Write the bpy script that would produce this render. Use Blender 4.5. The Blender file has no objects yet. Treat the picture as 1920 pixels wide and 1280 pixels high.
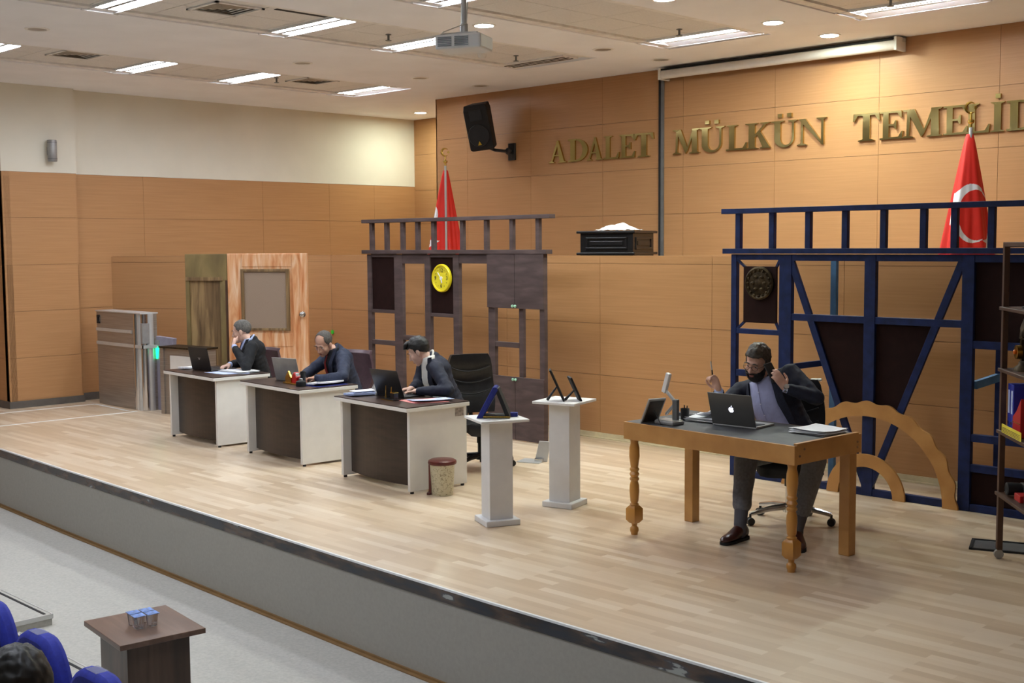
import bpy, bmesh, math, random
from mathutils import Vector as V, Matrix, noise
random.seed(7)
PI = math.pi
SC = bpy.context.scene
COL = SC.collection
sin, cos, rad = math.sin, math.cos, math.radians

# ------------------------------------------------------------------ materials
def lin(h):
    if isinstance(h, str):
        h = tuple(int(h[i:i+2], 16) / 255 for i in (0, 2, 4))
    return tuple((c / 12.92 if c <= .04045 else ((c + .055) / 1.055) ** 2.4) for c in h) + (1,)

def new_mat(name):
    m = bpy.data.materials.new(name); m.use_nodes = True
    nt = m.node_tree; b = nt.nodes['Principled BSDF']
    return m, nt, b

def mat(name, col, rough=.5, metal=0, var=.06, scale=9.0, bump=0, coat=0, emit=0, alpha=1, trans=0):
    """flat coloured stuff with a little noise in its colour"""
    m, nt, b = new_mat(name); c = lin(col)
    b.inputs['Roughness'].default_value = rough; b.inputs['Metallic'].default_value = metal
    if var:
        tc = nt.nodes.new('ShaderNodeTexCoord'); n = nt.nodes.new('ShaderNodeTexNoise')
        n.inputs['Scale'].default_value = scale; n.inputs['Detail'].default_value = 4
        r = nt.nodes.new('ShaderNodeValToRGB')
        r.color_ramp.elements[0].color = tuple(max(0, x * (1 - var * 2)) for x in c[:3]) + (1,)
        r.color_ramp.elements[1].color = tuple(min(1, x * (1 + var * 2)) for x in c[:3]) + (1,)
        r.color_ramp.elements[0].position = .3; r.color_ramp.elements[1].position = .7
        nt.links.new(tc.outputs['Object'], n.inputs['Vector']); nt.links.new(n.outputs['Fac'], r.inputs['Fac'])
        nt.links.new(r.outputs['Color'], b.inputs['Base Color'])
        if bump:
            bp = nt.nodes.new('ShaderNodeBump'); bp.inputs['Strength'].default_value = bump; bp.inputs['Distance'].default_value = .01
            nt.links.new(n.outputs['Fac'], bp.inputs['Height']); nt.links.new(bp.outputs['Normal'], b.inputs['Normal'])
    else:
        b.inputs['Base Color'].default_value = c
    if coat: b.inputs['Coat Weight'].default_value = coat
    if emit:
        b.inputs['Emission Color'].default_value = c; b.inputs['Emission Strength'].default_value = emit
    if trans: b.inputs['Transmission Weight'].default_value = trans
    if alpha < 1: b.inputs['Alpha'].default_value = alpha
    return m

def grain(name, c1, c2, scale=(1, 1, 30), rough=.45, c3=None, detail=5, dist=0., lo=.3, hi=.7, spec=.5):
    """streaky wood / brushed metal: noise stretched along an axis"""
    m, nt, b = new_mat(name)
    tc = nt.nodes.new('ShaderNodeTexCoord'); mp = nt.nodes.new('ShaderNodeMapping'); n = nt.nodes.new('ShaderNodeTexNoise')
    mp.inputs['Scale'].default_value = scale; n.inputs['Scale'].default_value = 1; n.inputs['Detail'].default_value = detail
    n.inputs['Distortion'].default_value = dist
    r = nt.nodes.new('ShaderNodeValToRGB'); e = r.color_ramp.elements
    e[0].color = lin(c1); e[1].color = lin(c2); e[0].position = lo; e[1].position = hi
    if c3:
        k = e.new((lo + hi) / 2); k.color = lin(c3)
    L = nt.links.new
    L(tc.outputs['Object'], mp.inputs['Vector']); L(mp.outputs['Vector'], n.inputs['Vector'])
    L(n.outputs['Fac'], r.inputs['Fac']); L(r.outputs['Color'], b.inputs['Base Color'])
    b.inputs['Roughness'].default_value = rough
    b.inputs['Specular IOR Level'].default_value = spec
    return m

M = {}
M['panel'] = grain('beech_veneer', 'a97c52', 'bb8d62', (1.6, 1.6, 60), .42, 'b28459', spec=.3, lo=.1, hi=.9)
M['panel_dark'] = mat('panel_backing', '6e4a2e', .8)
M['plaster'] = mat('white_plaster', 'f5f6fa', .85, var=.015, scale=2)
M['upper'] = mat('cream_wall_paint', 'dfd9c8', .8, var=.015, scale=2)
M['tile'] = mat('perforated_ceiling_tile', 'e2e0dd', .6, var=.03, scale=60)
M['tileframe'] = mat('ceiling_tile_frame', 'ebe9e6', .5)
M['base_grey'] = mat('grey_skirting', '5c5650', .6)
M['cream_trim'] = mat('cream_trim_paint', 'cdbf9c', .5)
M['hall'] = mat('hall_carpet', 'b3b0a8', .9, var=.045, scale=50)
M['riser'] = mat('stage_front_felt', 'a6a298', .95, var=.02, scale=40)
M['brown_trim'] = mat('brown_skirting', '8a6a42', .55)
M['white_metal'] = mat('white_metal', 'eeeeec', .4, var=.01)
M['white'] = mat('white_paint', 'e9e7e3', .5, var=.01)
M['off'] = mat('off_white_board', 'dfdcd6', .5, var=.015)
M['grey_board'] = mat('grey_side_board', 'b9b6b2', .5, var=.02)
M['wenge'] = grain('wenge_laminate', '2a2019', '3c2e25', (4, 4, 26), .4)
M['wenge_top'] = grain('wenge_top', '33251f', '46342b', (26, 4, 4), .32)
M['black'] = mat('black_plastic', '17171a', .45)
M['blackm'] = mat('matt_black', '121214', .7)
M['leather'] = mat('black_leather', '18181b', .36, var=.15, scale=30, bump=.15)
M['plum'] = mat('plum_leather', '4a363d', .42, var=.1, scale=30, bump=.1)
M['chrome'] = mat('chrome', 'd8d8da', .16, 1, var=0)
M['steel'] = grain('brushed_steel', '938a80', 'aba298', (1.5, 1.5, 60), .33)
for nn in ('steel',):
    M[nn].node_tree.nodes['Principled BSDF'].inputs['Metallic'].default_value = .55
M['brass'] = mat('polished_brass', 'c4b275', .1, 1, var=.05, scale=3)
M['gold'] = mat('gold_metal', 'c9a653', .25, 1, var=.04)
M['brown_set'] = grain('dark_brown_set_paint', '453837', '5d4e4c', (3, 3, 14), .65, c3='4f4140', dist=.4)
M['brown_board'] = mat('dark_brown_board', '231210', .75, var=.08, scale=14)
M['blue_set'] = mat('navy_set_paint', '13234f', .5, var=.16, scale=12)
M['blue_light'] = mat('worn_blue_paint', '4a76a0', .55, var=.1)
M['oak'] = grain('varnished_oak', 'ad7a42', 'c69355', (5, 5, 5), .4, c3='ba8649')
M['oak_leg'] = grain('golden_varnished_wood', 'ae7734', 'c89047', (10, 10, 3), .3)
M['slate'] = mat('dark_felt_top', '46474a', .6, var=.12, scale=8)
M['red'] = mat('red_flag_cloth', 'e02a1c', .55, var=.03, scale=6)
M['flagwhite'] = mat('white_flag_cloth', 'ececec', .6, var=.02)
M['yellow'] = mat('yellow_plastic', 'e3cf1c', .35, var=.02)
M['lampblue'] = mat('yellow_face', 'e8d62b', .5, var=.02)
M['paper'] = mat('white_paper', 'f2f3f6', .8, var=.01)
M['pinkpaper'] = mat('pink_paper', 'e08a86', .8)
M['bluepaper'] = mat('pale_blue_paper', 'bcc8ea', .8)
M['silver'] = mat('silver_plastic', '9b9a98', .4, .3)
M['alu'] = mat('grey_aluminium', '6c6a66', .38, .6, var=.02)
M['alulight'] = mat('pale_aluminium', 'c9c9c7', .35, .4, var=.02)
M['navybox'] = mat('navy_velvet', '232c78', .85, var=.08, scale=40)
M['plinth'] = mat('white_plinth_board', 'd6d5d4', .55, var=.02)
M['maroon'] = mat('maroon_plastic', '5c241f', .3)
M['marble'] = None
M['greenled'] = mat('green_indicator', '19e08a', .4, emit=2.2, var=0)
M['lilac'] = mat('lilac_grey_panel', '8f8a99', .45)
M['tube'] = mat('lit_fluorescent_tube', 'eaf2ff', .4, emit=60, var=0)
M['downlit'] = mat('lit_downlight_lens', 'f4ffec', .4, emit=300, var=0)
M['reflector'] = mat('white_reflector', 'f0f0f0', .25, .2, var=0)
M['vent'] = mat('dark_vent_slats', '9a8f80', .6)
M['ventdark'] = mat('vent_hollow', '201c19', .8)
M['dullglass'] = mat('unlit_lens', '8c8378', .3)
M['suit_black'] = mat('black_suit_cloth', '15161a', .85, var=.12, scale=60)
M['suit_navy'] = mat('navy_suit_cloth', '232a3f', .8, var=.12, scale=60)
M['blazer'] = mat('dark_navy_blazer_cloth', '171b2d', .8, var=.12, scale=60)
M['shirt_white'] = mat('white_shirt_cloth', 'dedbd2', .8, var=.04, scale=20)
M['shirt_lav'] = mat('lavender_shirt_cloth', '9fa1c2', .8, var=.05, scale=20)
M['shirt_pale'] = mat('pale_blue_shirt_cloth', 'b4c2e8', .8, var=.04, scale=20)
M['shirt_dark'] = mat('black_shirt_cloth', '14141a', .8)
M['tie_red'] = mat('dark_red_tie', '7a1a1c', .6)
M['tie_navy'] = mat('patterned_navy_tie', '3a4570', .6, var=.4, scale=60)
M['trouser'] = mat('grey_trouser_cloth', '6f7074', .85, var=.08, scale=60)
M['trouser_dark'] = mat('dark_trouser_cloth', '1d1e24', .85, var=.08, scale=60)
M['sock'] = mat('grey_sock', '55545a', .9)
M['shoe'] = mat('brown_shoe_leather', '3c1c16', .28, var=.12, scale=14)
M['shoe_black'] = mat('black_shoe_leather', '141212', .3)
M['skin'] = mat('skin_tone', 'cb9d86', .5, var=.05, scale=14)
M['skin2'] = mat('fair_skin_tone', 'd9b09b', .5, var=.05, scale=14)
M['hair_black'] = mat('black_hair', '15120f', .5, var=.3, scale=50)
M['hair_grey'] = mat('greying_hair', '4c4742', .7, var=.2, scale=60)
M['hair_silver'] = mat('grey_hair', '5d5954', .7, var=.2, scale=60)
M['hair_brown'] = mat('dark_brown_hair', '453c32', .55, var=.25, scale=50)
M['beard'] = mat('dark_beard_hair', '1c1511', .8, var=.3, scale=70)
M['stubble'] = mat('stubble_shade', '6d5548', .8, var=.15, scale=70)
M['lip'] = mat('lip_tone', '8f524a', .5)
M['eye'] = mat('eye_white', 'd9d3cc', .3, var=0)
M['iris'] = mat('dark_iris', '1a1009', .2, var=0)
M['blueseat'] = mat('blue_seat_fabric', '2330a0', .75, var=.08, scale=50)
M['wrap'] = mat('plastic_wrap', 'b8bdd0', .12, alpha=.28, var=0)
M['walnut'] = grain('walnut_laminate', '3a2a20', '614a3b', (14, 14, 1.2), .35, c3='4c382c')
M['walnut_top'] = grain('walnut_laminate_top', '5c4538', '7e6251', (1.5, 14, 14), .3, c3='6b5142')
M['cup'] = mat('clear_cup_plastic', 'eef2f6', .06, trans=.9, var=0)
M['foil'] = mat('blue_foil_lid', '6a92d8', .3, .4, var=.25, scale=60)
M['shelfwood'] = grain('brown_shelf_wood', '3b261a', '573a29', (4, 4, 4), .5)
M['binder'] = mat('blue_binder_board', '1d2f9a', .45)
M['redbox'] = mat('red_box_card', 'b3191c', .45)
M['signyellow'] = mat('yellow_card', 'e3d23c', .55)
M['bronze'] = mat('dark_bronze', '3a2e1c', .55, .75, var=.3, scale=30)
M['pewter'] = mat('pewter', '7f7d78', .3, .9, var=.2)
M['amber'] = mat('amber_jewel', 'd0661a', .15)
M['scrollwhite'] = mat('screen_case_white', 'e3ddd6', .5, var=.02)
M['galv'] = mat('grey_metal', '77797a', .4, .5)
M['doordark'] = grain('dark_stained_planks', '5a4529', 'a3865a', (16, 16, 1.3), .6, c3='7b6140', dist=.8)
M['doorolive'] = grain('olive_stained_board', '6b5a38', '8a764a', (5, 5, 2), .65, c3='7a6840', dist=.6)
M['doorlight'] = grain('orange_stained_door', 'c07038', 'eccba8', (12, 12, 1.6), .55, c3='dca272', dist=1.2)
M['rattan'] = None
M['cloth_white'] = mat('white_cloth', 'efefef', .85, var=.02)
M['lacq'] = mat('black_lacquer', '131315', .3)
M['glass'] = mat('spectacle_metal', '22201e', .3, .6, var=0)
M['logo'] = mat('lit_white_logo', 'e6e6ff', .4, emit=1.6, var=0)

for k_, s_ in (('brown_board', .12), ('blue_set', .3), ('brown_set', .3)):
    M[k_].node_tree.nodes['Principled BSDF'].inputs['Specular IOR Level'].default_value = s_
def checker_like(name, c1, c2, sc, rough=.6):
    m, nt, b = new_mat(name)
    tc = nt.nodes.new('ShaderNodeTexCoord'); mp = nt.nodes.new('ShaderNodeMapping'); w = nt.nodes.new('ShaderNodeTexWave')
    mp.inputs['Rotation'].default_value = (0, rad(45), 0)
    w.inputs['Scale'].default_value = sc; w.inputs['Distortion'].default_value = .6
    r = nt.nodes.new('ShaderNodeValToRGB'); r.color_ramp.elements[0].color = lin(c1); r.color_ramp.elements[1].color = lin(c2)
    L = nt.links.new
    L(tc.outputs['Object'], mp.inputs['Vector']); L(mp.outputs['Vector'], w.inputs['Vector']); L(w.outputs['Fac'], r.inputs['Fac'])
    L(r.outputs['Color'], b.inputs['Base Color']); b.inputs['Roughness'].default_value = rough
    return m
M['rattan'] = checker_like('woven_rattan', '86705f', 'a99582', 34)

def marble(name, c1, c2):
    m, nt, b = new_mat(name)
    tc = nt.nodes.new('ShaderNodeTexCoord'); v = nt.nodes.new('ShaderNodeTexVoronoi'); n = nt.nodes.new('ShaderNodeTexNoise')
    v.feature = 'DISTANCE_TO_EDGE'; v.inputs['Scale'].default_value = 6.5
    n.inputs['Scale'].default_value = 5
    mx = nt.nodes.new('ShaderNodeMixRGB'); mx.inputs['Fac'].default_value = .35
    r = nt.nodes.new('ShaderNodeValToRGB'); r.color_ramp.elements[0].color = lin(c2); r.color_ramp.elements[1].color = lin(c1)
    r.color_ramp.elements[0].position = 0.0; r.color_ramp.elements[1].position = .035
    L = nt.links.new
    L(tc.outputs['Object'], mx.inputs['Color1']); L(n.outputs['Color'], mx.inputs['Color2'])
    L(mx.outputs['Color'], v.inputs['Vector']); L(v.outputs['Distance'], r.inputs['Fac']); L(r.outputs['Color'], b.inputs['Base Color'])
    b.inputs['Roughness'].default_value = .4
    return m
M['marble'] = marble('veined_cream_plastic', 'c3bb9e', '6a573c')

def torn(name):
    """dark glossy strip with torn patches of its backing showing"""
    m, nt, b = new_mat(name)
    tc = nt.nodes.new('ShaderNodeTexCoord'); mp = nt.nodes.new('ShaderNodeMapping'); n = nt.nodes.new('ShaderNodeTexNoise')
    mp.inputs['Scale'].default_value = (1.3, 1, 5); n.inputs['Scale'].default_value = 2.4; n.inputs['Detail'].default_value = 6
    r = nt.nodes.new('ShaderNodeValToRGB'); e = r.color_ramp.elements
    e[0].position = .38; e[0].color = lin('2b2e38'); e[1].position = .68; e[1].color = lin('a5a8a4')
    k = e.new(.5); k.color = lin('3a3433'); k = e.new(.6); k.color = lin('5b4a40'); k = e.new(.66); k.color = lin('4c4b50')
    L = nt.links.new
    L(tc.outputs['Object'], mp.inputs['Vector']); L(mp.outputs['Vector'], n.inputs['Vector']); L(n.outputs['Fac'], r.inputs['Fac'])
    L(r.outputs['Color'], b.inputs['Base Color']); b.inputs['Roughness'].default_value = .22
    return m
M['torn'] = torn('torn_edge_strip')

def laminate(name):
    m, nt, b = new_mat(name)
    L = nt.links.new
    tc = nt.nodes.new('ShaderNodeTexCoord'); br = nt.nodes.new('ShaderNodeTexBrick')
    br.inputs['Scale'].default_value = 1; br.inputs['Brick Width'].default_value = .62; br.inputs['Row Height'].default_value = .066
    br.inputs['Mortar Size'].default_value = .0004; br.inputs['Bias'].default_value = 0
    br.inputs['Color1'].default_value = (0, 0, 0, 1); br.inputs['Color2'].default_value = (1, 1, 1, 1); br.inputs['Mortar'].default_value = (.45, .45, .45, 1)
    br.offset = .37; br.offset_frequency = 2
    mp = nt.nodes.new('ShaderNodeMapping'); mp.inputs['Scale'].default_value = (1.6, 22, 1)
    n = nt.nodes.new('ShaderNodeTexNoise'); n.inputs['Scale'].default_value = 1; n.inputs['Detail'].default_value = 5
    mx = nt.nodes.new('ShaderNodeMixRGB'); mx.inputs['Fac'].default_value = .42
    r = nt.nodes.new('ShaderNodeValToRGB'); e = r.color_ramp.elements
    e[0].position = .12; e[0].color = lin('c2a889'); e[1].position = .88; e[1].color = lin('e2d0b8')
    k = e.new(.5); k.color = lin('d3bc9f')
    L(tc.outputs['Object'], br.inputs['Vector']); L(tc.outputs['Object'], mp.inputs['Vector']); L(mp.outputs['Vector'], n.inputs['Vector'])
    L(br.outputs['Color'], mx.inputs['Color1']); L(n.outputs['Color'], mx.inputs['Color2'])
    L(mx.outputs['Color'], r.inputs['Fac']); L(r.outputs['Color'], b.inputs['Base Color'])
    b.inputs['Roughness'].default_value = .3; b.inputs['Specular IOR Level'].default_value = .45
    return m
M['laminate'] = laminate('light_oak_laminate')

# ------------------------------------------------------------------ mesh builder
class MB:
    def __init__(s): s.v = []; s.f = []; s.mi = []
    def add(s, vs, fs, mi=0, T=None):
        o = len(s.v)
        s.v += [tuple(T @ V(p)) if T else tuple(p) for p in vs]
        s.f += [tuple(i + o for i in f) for f in fs]; s.mi += [mi] * len(fs)
        return s
    def box(s, c, d, mi=0, rz=0, T=None):
        x, y, z = d[0] / 2, d[1] / 2, d[2] / 2
        vs = [(-x, -y, -z), (x, -y, -z), (x, y, -z), (-x, y, -z), (-x, -y, z), (x, -y, z), (x, y, z), (-x, y, z)]
        m = Matrix.Translation(V(c)) @ Matrix.Rotation(rz, 4, 'Z')
        if T: m = T @ m
        return s.add(vs, [(0, 3, 2, 1), (4, 5, 6, 7), (0, 1, 5, 4), (1, 2, 6, 5), (2, 3, 7, 6), (3, 0, 4, 7)], mi, m)
    def bx(s, x0, x1, y0, y1, z0, z1, mi=0, T=None):
        return s.box(((x0+x1)/2, (y0+y1)/2, (z0+z1)/2), (abs(x1-x0), abs(y1-y0), abs(z1-z0)), mi, 0, T)
    def beam(s, p, q, w, h, mi=0, up=(0, 0, 1)):
        p, q = V(p), V(q); d = q - p; L = d.length; z = d.normalized(); u = V(up)
        if abs(z.dot(u)) > .98: u = V((0, 1, 0))
        x = u.cross(z).normalized(); y = z.cross(x)
        m = Matrix((x, y, z)).transposed().to_4x4(); m.translation = (p + q) / 2
        return s.box((0, 0, 0), (w, h, L), mi, 0, m)
    def ring_loft(s, rings, mi=0, cap=True, close=True):
        n = len(rings[0]); vs = [p for r in rings for p in r]; fs = []
        for i in range(len(rings) - 1):
            for j in range(n if close else n - 1):
                k = (j + 1) % n
                fs.append((i*n + j, i*n + k, (i+1)*n + k, (i+1)*n + j))
        if cap and close:
            fs.append(tuple(range(n - 1, -1, -1))); b = (len(rings) - 1) * n; fs.append(tuple(b + j for j in range(n)))
        return s.add(vs, fs, mi)
    def lathe(s, prof, c=(0, 0, 0), n=20, mi=0, T=None):
        rings = []
        for r, z in prof:
            ring = [V((r * cos(2*PI*j/n), r * sin(2*PI*j/n), z)) + V(c) for j in range(n)]
            rings.append([T @ p for p in ring] if T else ring)
        return s.ring_loft(rings, mi)
    def cyl(s, p, q, r0, r1=None, n=12, mi=0):
        r1 = r0 if r1 is None else r1
        p, q = V(p), V(q); z = (q - p).normalized(); u = V((0, 0, 1)) if abs(z.z) < .95 else V((1, 0, 0))
        x = u.cross(z).normalized(); y = z.cross(x)
        ring = lambda o, r: [o + x * (r * cos(2*PI*j/n)) + y * (r * sin(2*PI*j/n)) for j in range(n)]
        return s.ring_loft([ring(p, r0), ring(q, r1)], mi)
    def tube(s, pts, r, n=8, mi=0):
        pts = [V(p) for p in pts]; rings = []; x = None
        for i, p in enumerate(pts):
            d = (pts[min(i+1, len(pts)-1)] - pts[max(i-1, 0)]).normalized()
            if x is None:
                u = V((0, 0, 1)) if abs(d.z) < .9 else V((1, 0, 0)); x = u.cross(d).normalized()
            else:
                x = (x - d * x.dot(d)).normalized()
            y = d.cross(x); rr = r[i] if isinstance(r, (list, tuple)) else r
            rings.append([p + x * (rr * cos(2*PI*j/n)) + y * (rr * sin(2*PI*j/n)) for j in range(n)])
        return s.ring_loft(rings, mi)
    def ell(s, c, r, R=None, nu=16, nv=10, mi=0):
        vs = []; fs = []
        for i in range(nv + 1):
            a = PI * i / nv
            for j in range(nu):
                b = 2 * PI * j / nu
                p = V((r[0]*sin(a)*cos(b), r[1]*sin(a)*sin(b), r[2]*cos(a)))
                vs.append((R @ p if R else p) + V(c))
        for i in range(nv):
            for j in range(nu):
                k = (j + 1) % nu
                fs.append((i*nu + j, (i+1)*nu + j, (i+1)*nu + k, i*nu + k))
        return s.add(vs, fs, mi)
    def cone(s, p, r0, q, r1, n=14, mi=0):
        """tapered limb with round ends"""
        s.ell(p, (r0,) * 3, None, n, 8, mi); s.ell(q, (r1,) * 3, None, n, 8, mi)
        if (V(p) - V(q)).length > 1e-4: s.cyl(p, q, r0, r1, n, mi)
        return s
    def prism(s, poly, d, T=None, mi=0):
        """polygon in local x,z extruded along local y from 0 to d"""
        n = len(poly); vs = [(x, 0, z) for x, z in poly] + [(x, d, z) for x, z in poly]
        fs = [tuple(range(n)), tuple(range(2*n - 1, n - 1, -1))] + [(i, n + i, n + (i+1) % n, (i+1) % n) for i in range(n)]
        return s.add(vs, fs, mi, T)
    def mesh(s, name):
        me = bpy.data.meshes.new(name); me.from_pydata(s.v, [], s.f)
        for p, k in zip(me.polygons, s.mi): p.material_index = k
        bm = bmesh.new(); bm.from_mesh(me)
        bmesh.ops.remove_doubles(bm, verts=bm.verts, dist=1e-6)
        bmesh.ops.recalc_face_normals(bm, faces=bm.faces)
        bm.to_mesh(me); bm.free(); me.update()
        return me
    def build(s, name, mats, parent=None, smooth=False, bevel=0, loc=None, rz=0):
        me = s.mesh(name)
        if not isinstance(mats, (list, tuple)): mats = [mats]
        for m in mats: me.materials.append(M[m] if isinstance(m, str) else m)
        return link(name, me, parent, smooth, bevel, loc, rz)

def link(name, me, parent=None, smooth=False, bevel=0, loc=None, rz=0):
    o = bpy.data.objects.new(name, me); COL.objects.link(o)
    if parent: o.parent = parent
    if loc is not None: o.location = loc
    o.rotation_euler.z = rz
    if smooth:
        for p in me.polygons: p.use_smooth = True
        if smooth != 2:
            try: me.set_sharp_from_angle(angle=rad(40))
            except Exception: pass
    if bevel:
        b = o.modifiers.new('edge', 'BEVEL'); b.width = bevel; b.segments = 2; b.limit_method = 'ANGLE'; b.angle_limit = rad(40)
    return o

def tag(o, label=None, cat=None, group=None, kind=None):
    if label: o['label'] = label
    if cat: o['category'] = cat
    if group: o['group'] = group
    if kind: o['kind'] = kind
    return o
def thing(name, label, cat, loc=(0, 0, 0), rz=0, group=None):
    o = bpy.data.objects.new(name, None); COL.objects.link(o); o.location = loc; o.rotation_euler.z = rz
    o.empty_display_size = .1
    return tag(o, label, cat, group)
def struct(o): o['kind'] = 'structure'; return o
def kids(o): return [c for c in list(bpy.data.objects) if c.parent == o]
def copy_tree(o, parent=None):
    c = o.copy(); COL.objects.link(c)
    if parent: c.parent = parent
    for k in kids(o): copy_tree(k, c)
    return c
def remesh(mb, name, voxel, mats, parent=None, it=6, wrinkle=0, wscale=14, fac=.5):
    me = mb.mesh(name + '_src'); o = bpy.data.objects.new(name + '_src', me); COL.objects.link(o)
    r = o.modifiers.new('r', 'REMESH'); r.mode = 'VOXEL'; r.voxel_size = voxel; r.adaptivity = 0
    if it:
        sm = o.modifiers.new('s', 'SMOOTH'); sm.factor = fac; sm.iterations = it
    dg = bpy.context.evaluated_depsgraph_get(); dg.update()
    res = bpy.data.meshes.new_from_object(o.evaluated_get(dg)); res.name = name
    bpy.data.objects.remove(o); bpy.data.meshes.remove(me)
    if wrinkle:
        for v in res.vertices:
            p = v.co * wscale
            v.co += v.normal * (wrinkle * (noise.noise(p) + .6 * noise.noise(V((p.x * 2.3, p.y * 2.3, p.z * .9)))))
    res.materials.clear()
    for m in (mats if isinstance(mats, (list, tuple)) else [mats]): res.materials.append(M[m])
    return link(name, res, parent, 2)
# ------------------------------------------------------------------ people
def head_frame(c, yaw, pitch, roll):
    """columns: forward, side (person's left), up"""
    f = V((cos(yaw), sin(yaw), 0)); l = V((-sin(yaw), cos(yaw), 0)); u = V((0, 0, 1))
    Rm = Matrix((f, l, u)).transposed()
    Rm = Rm @ Matrix.Rotation(pitch, 3, 'Y') @ Matrix.Rotation(roll, 3, 'X')
    return Rm, V(c)
def add_hand(mb, wrist, d, n, side, curl, scale=1.0, spread=1.0, thumb=(40, 20)):
    """d: finger direction, n: back-of-hand normal, side +1 when the thumb sits towards d x n"""
    d = V(d).normalized(); n = V(n); n = (n - d*n.dot(d)).normalized(); s = d.cross(n) * side; w = V(wrist); k = scale
    lens = [(.026, .082, .068), (.009, .087, .076), (-.009, .083, .070), (-.025, .075, .055)]
    mb.cone(w, .024*k, w + d*.02*k, .025*k, 10)
    for i, (off, st, L) in enumerate(lens):
        b = w + d*(st*k) + s*(off*k)
        mb.cone(w + d*.012*k + s*(off*.6*k), .015*k, b, .0115*k, 10)
        c = curl[i] if isinstance(curl[0], (list, tuple)) else curl
        p = b; a = 0
        for q, (fr, r0, r1) in enumerate(((.45, .0108, .0098), (.3, .0098, .009), (.25, .009, .0076))):
            a += rad(c[q]); dirv = d*cos(a) - n*sin(a) + s*(off*spread*1.4)
            e = p + dirv.normalized()*(L*fr*k); mb.cone(p, r0*k, e, r1*k, 8); p = e
    b0 = w + d*.022*k + s*.022*k; t1 = b0 + (d*cos(rad(thumb[0])) + s*sin(rad(thumb[0])) - n*.35).normalized()*.038*k
    t2 = t1 + (d*cos(rad(thumb[1])) + s*sin(rad(thumb[1])) - n*.45).normalized()*.03*k; t3 = t2 + (d - n*.25 + s*.05).normalized()*.024*k
    mb.cone(b0, .015*k, t1, .0115*k, 8); mb.cone(t1, .0112*k, t2, .0098*k, 8); mb.cone(t2, .0096*k, t3, .0078*k, 8)
def trunk(mb, stations):
    """stations: (centre, half width, half depth, side vector); overlapping flattened ellipsoids along the spine"""
    for a, b in zip(stations, stations[1:]):
        for i in range(4):
            k = i/4; c = V(a[0]).lerp(V(b[0]), k); w = a[1]*(1-k) + b[1]*k; dp = a[2]*(1-k) + b[2]*k
            up = (V(b[0]) - V(a[0])).normalized(); sv = V(a[3]).lerp(V(b[3]), k); sv = (sv - up*sv.dot(up)).normalized(); fw = sv.cross(up)
            mb.ell(c, (w, dp, .075), Matrix((sv, fw, up)).transposed(), 20, 10)
    c, w, dp, sv = stations[-1]; up = (V(c) - V(stations[-2][0])).normalized(); sv = V(sv); sv = (sv - up*sv.dot(up)).normalized()
    mb.ell(c, (w, dp, .06), Matrix((sv, sv.cross(up), up)).transposed(), 20, 10)
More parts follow.
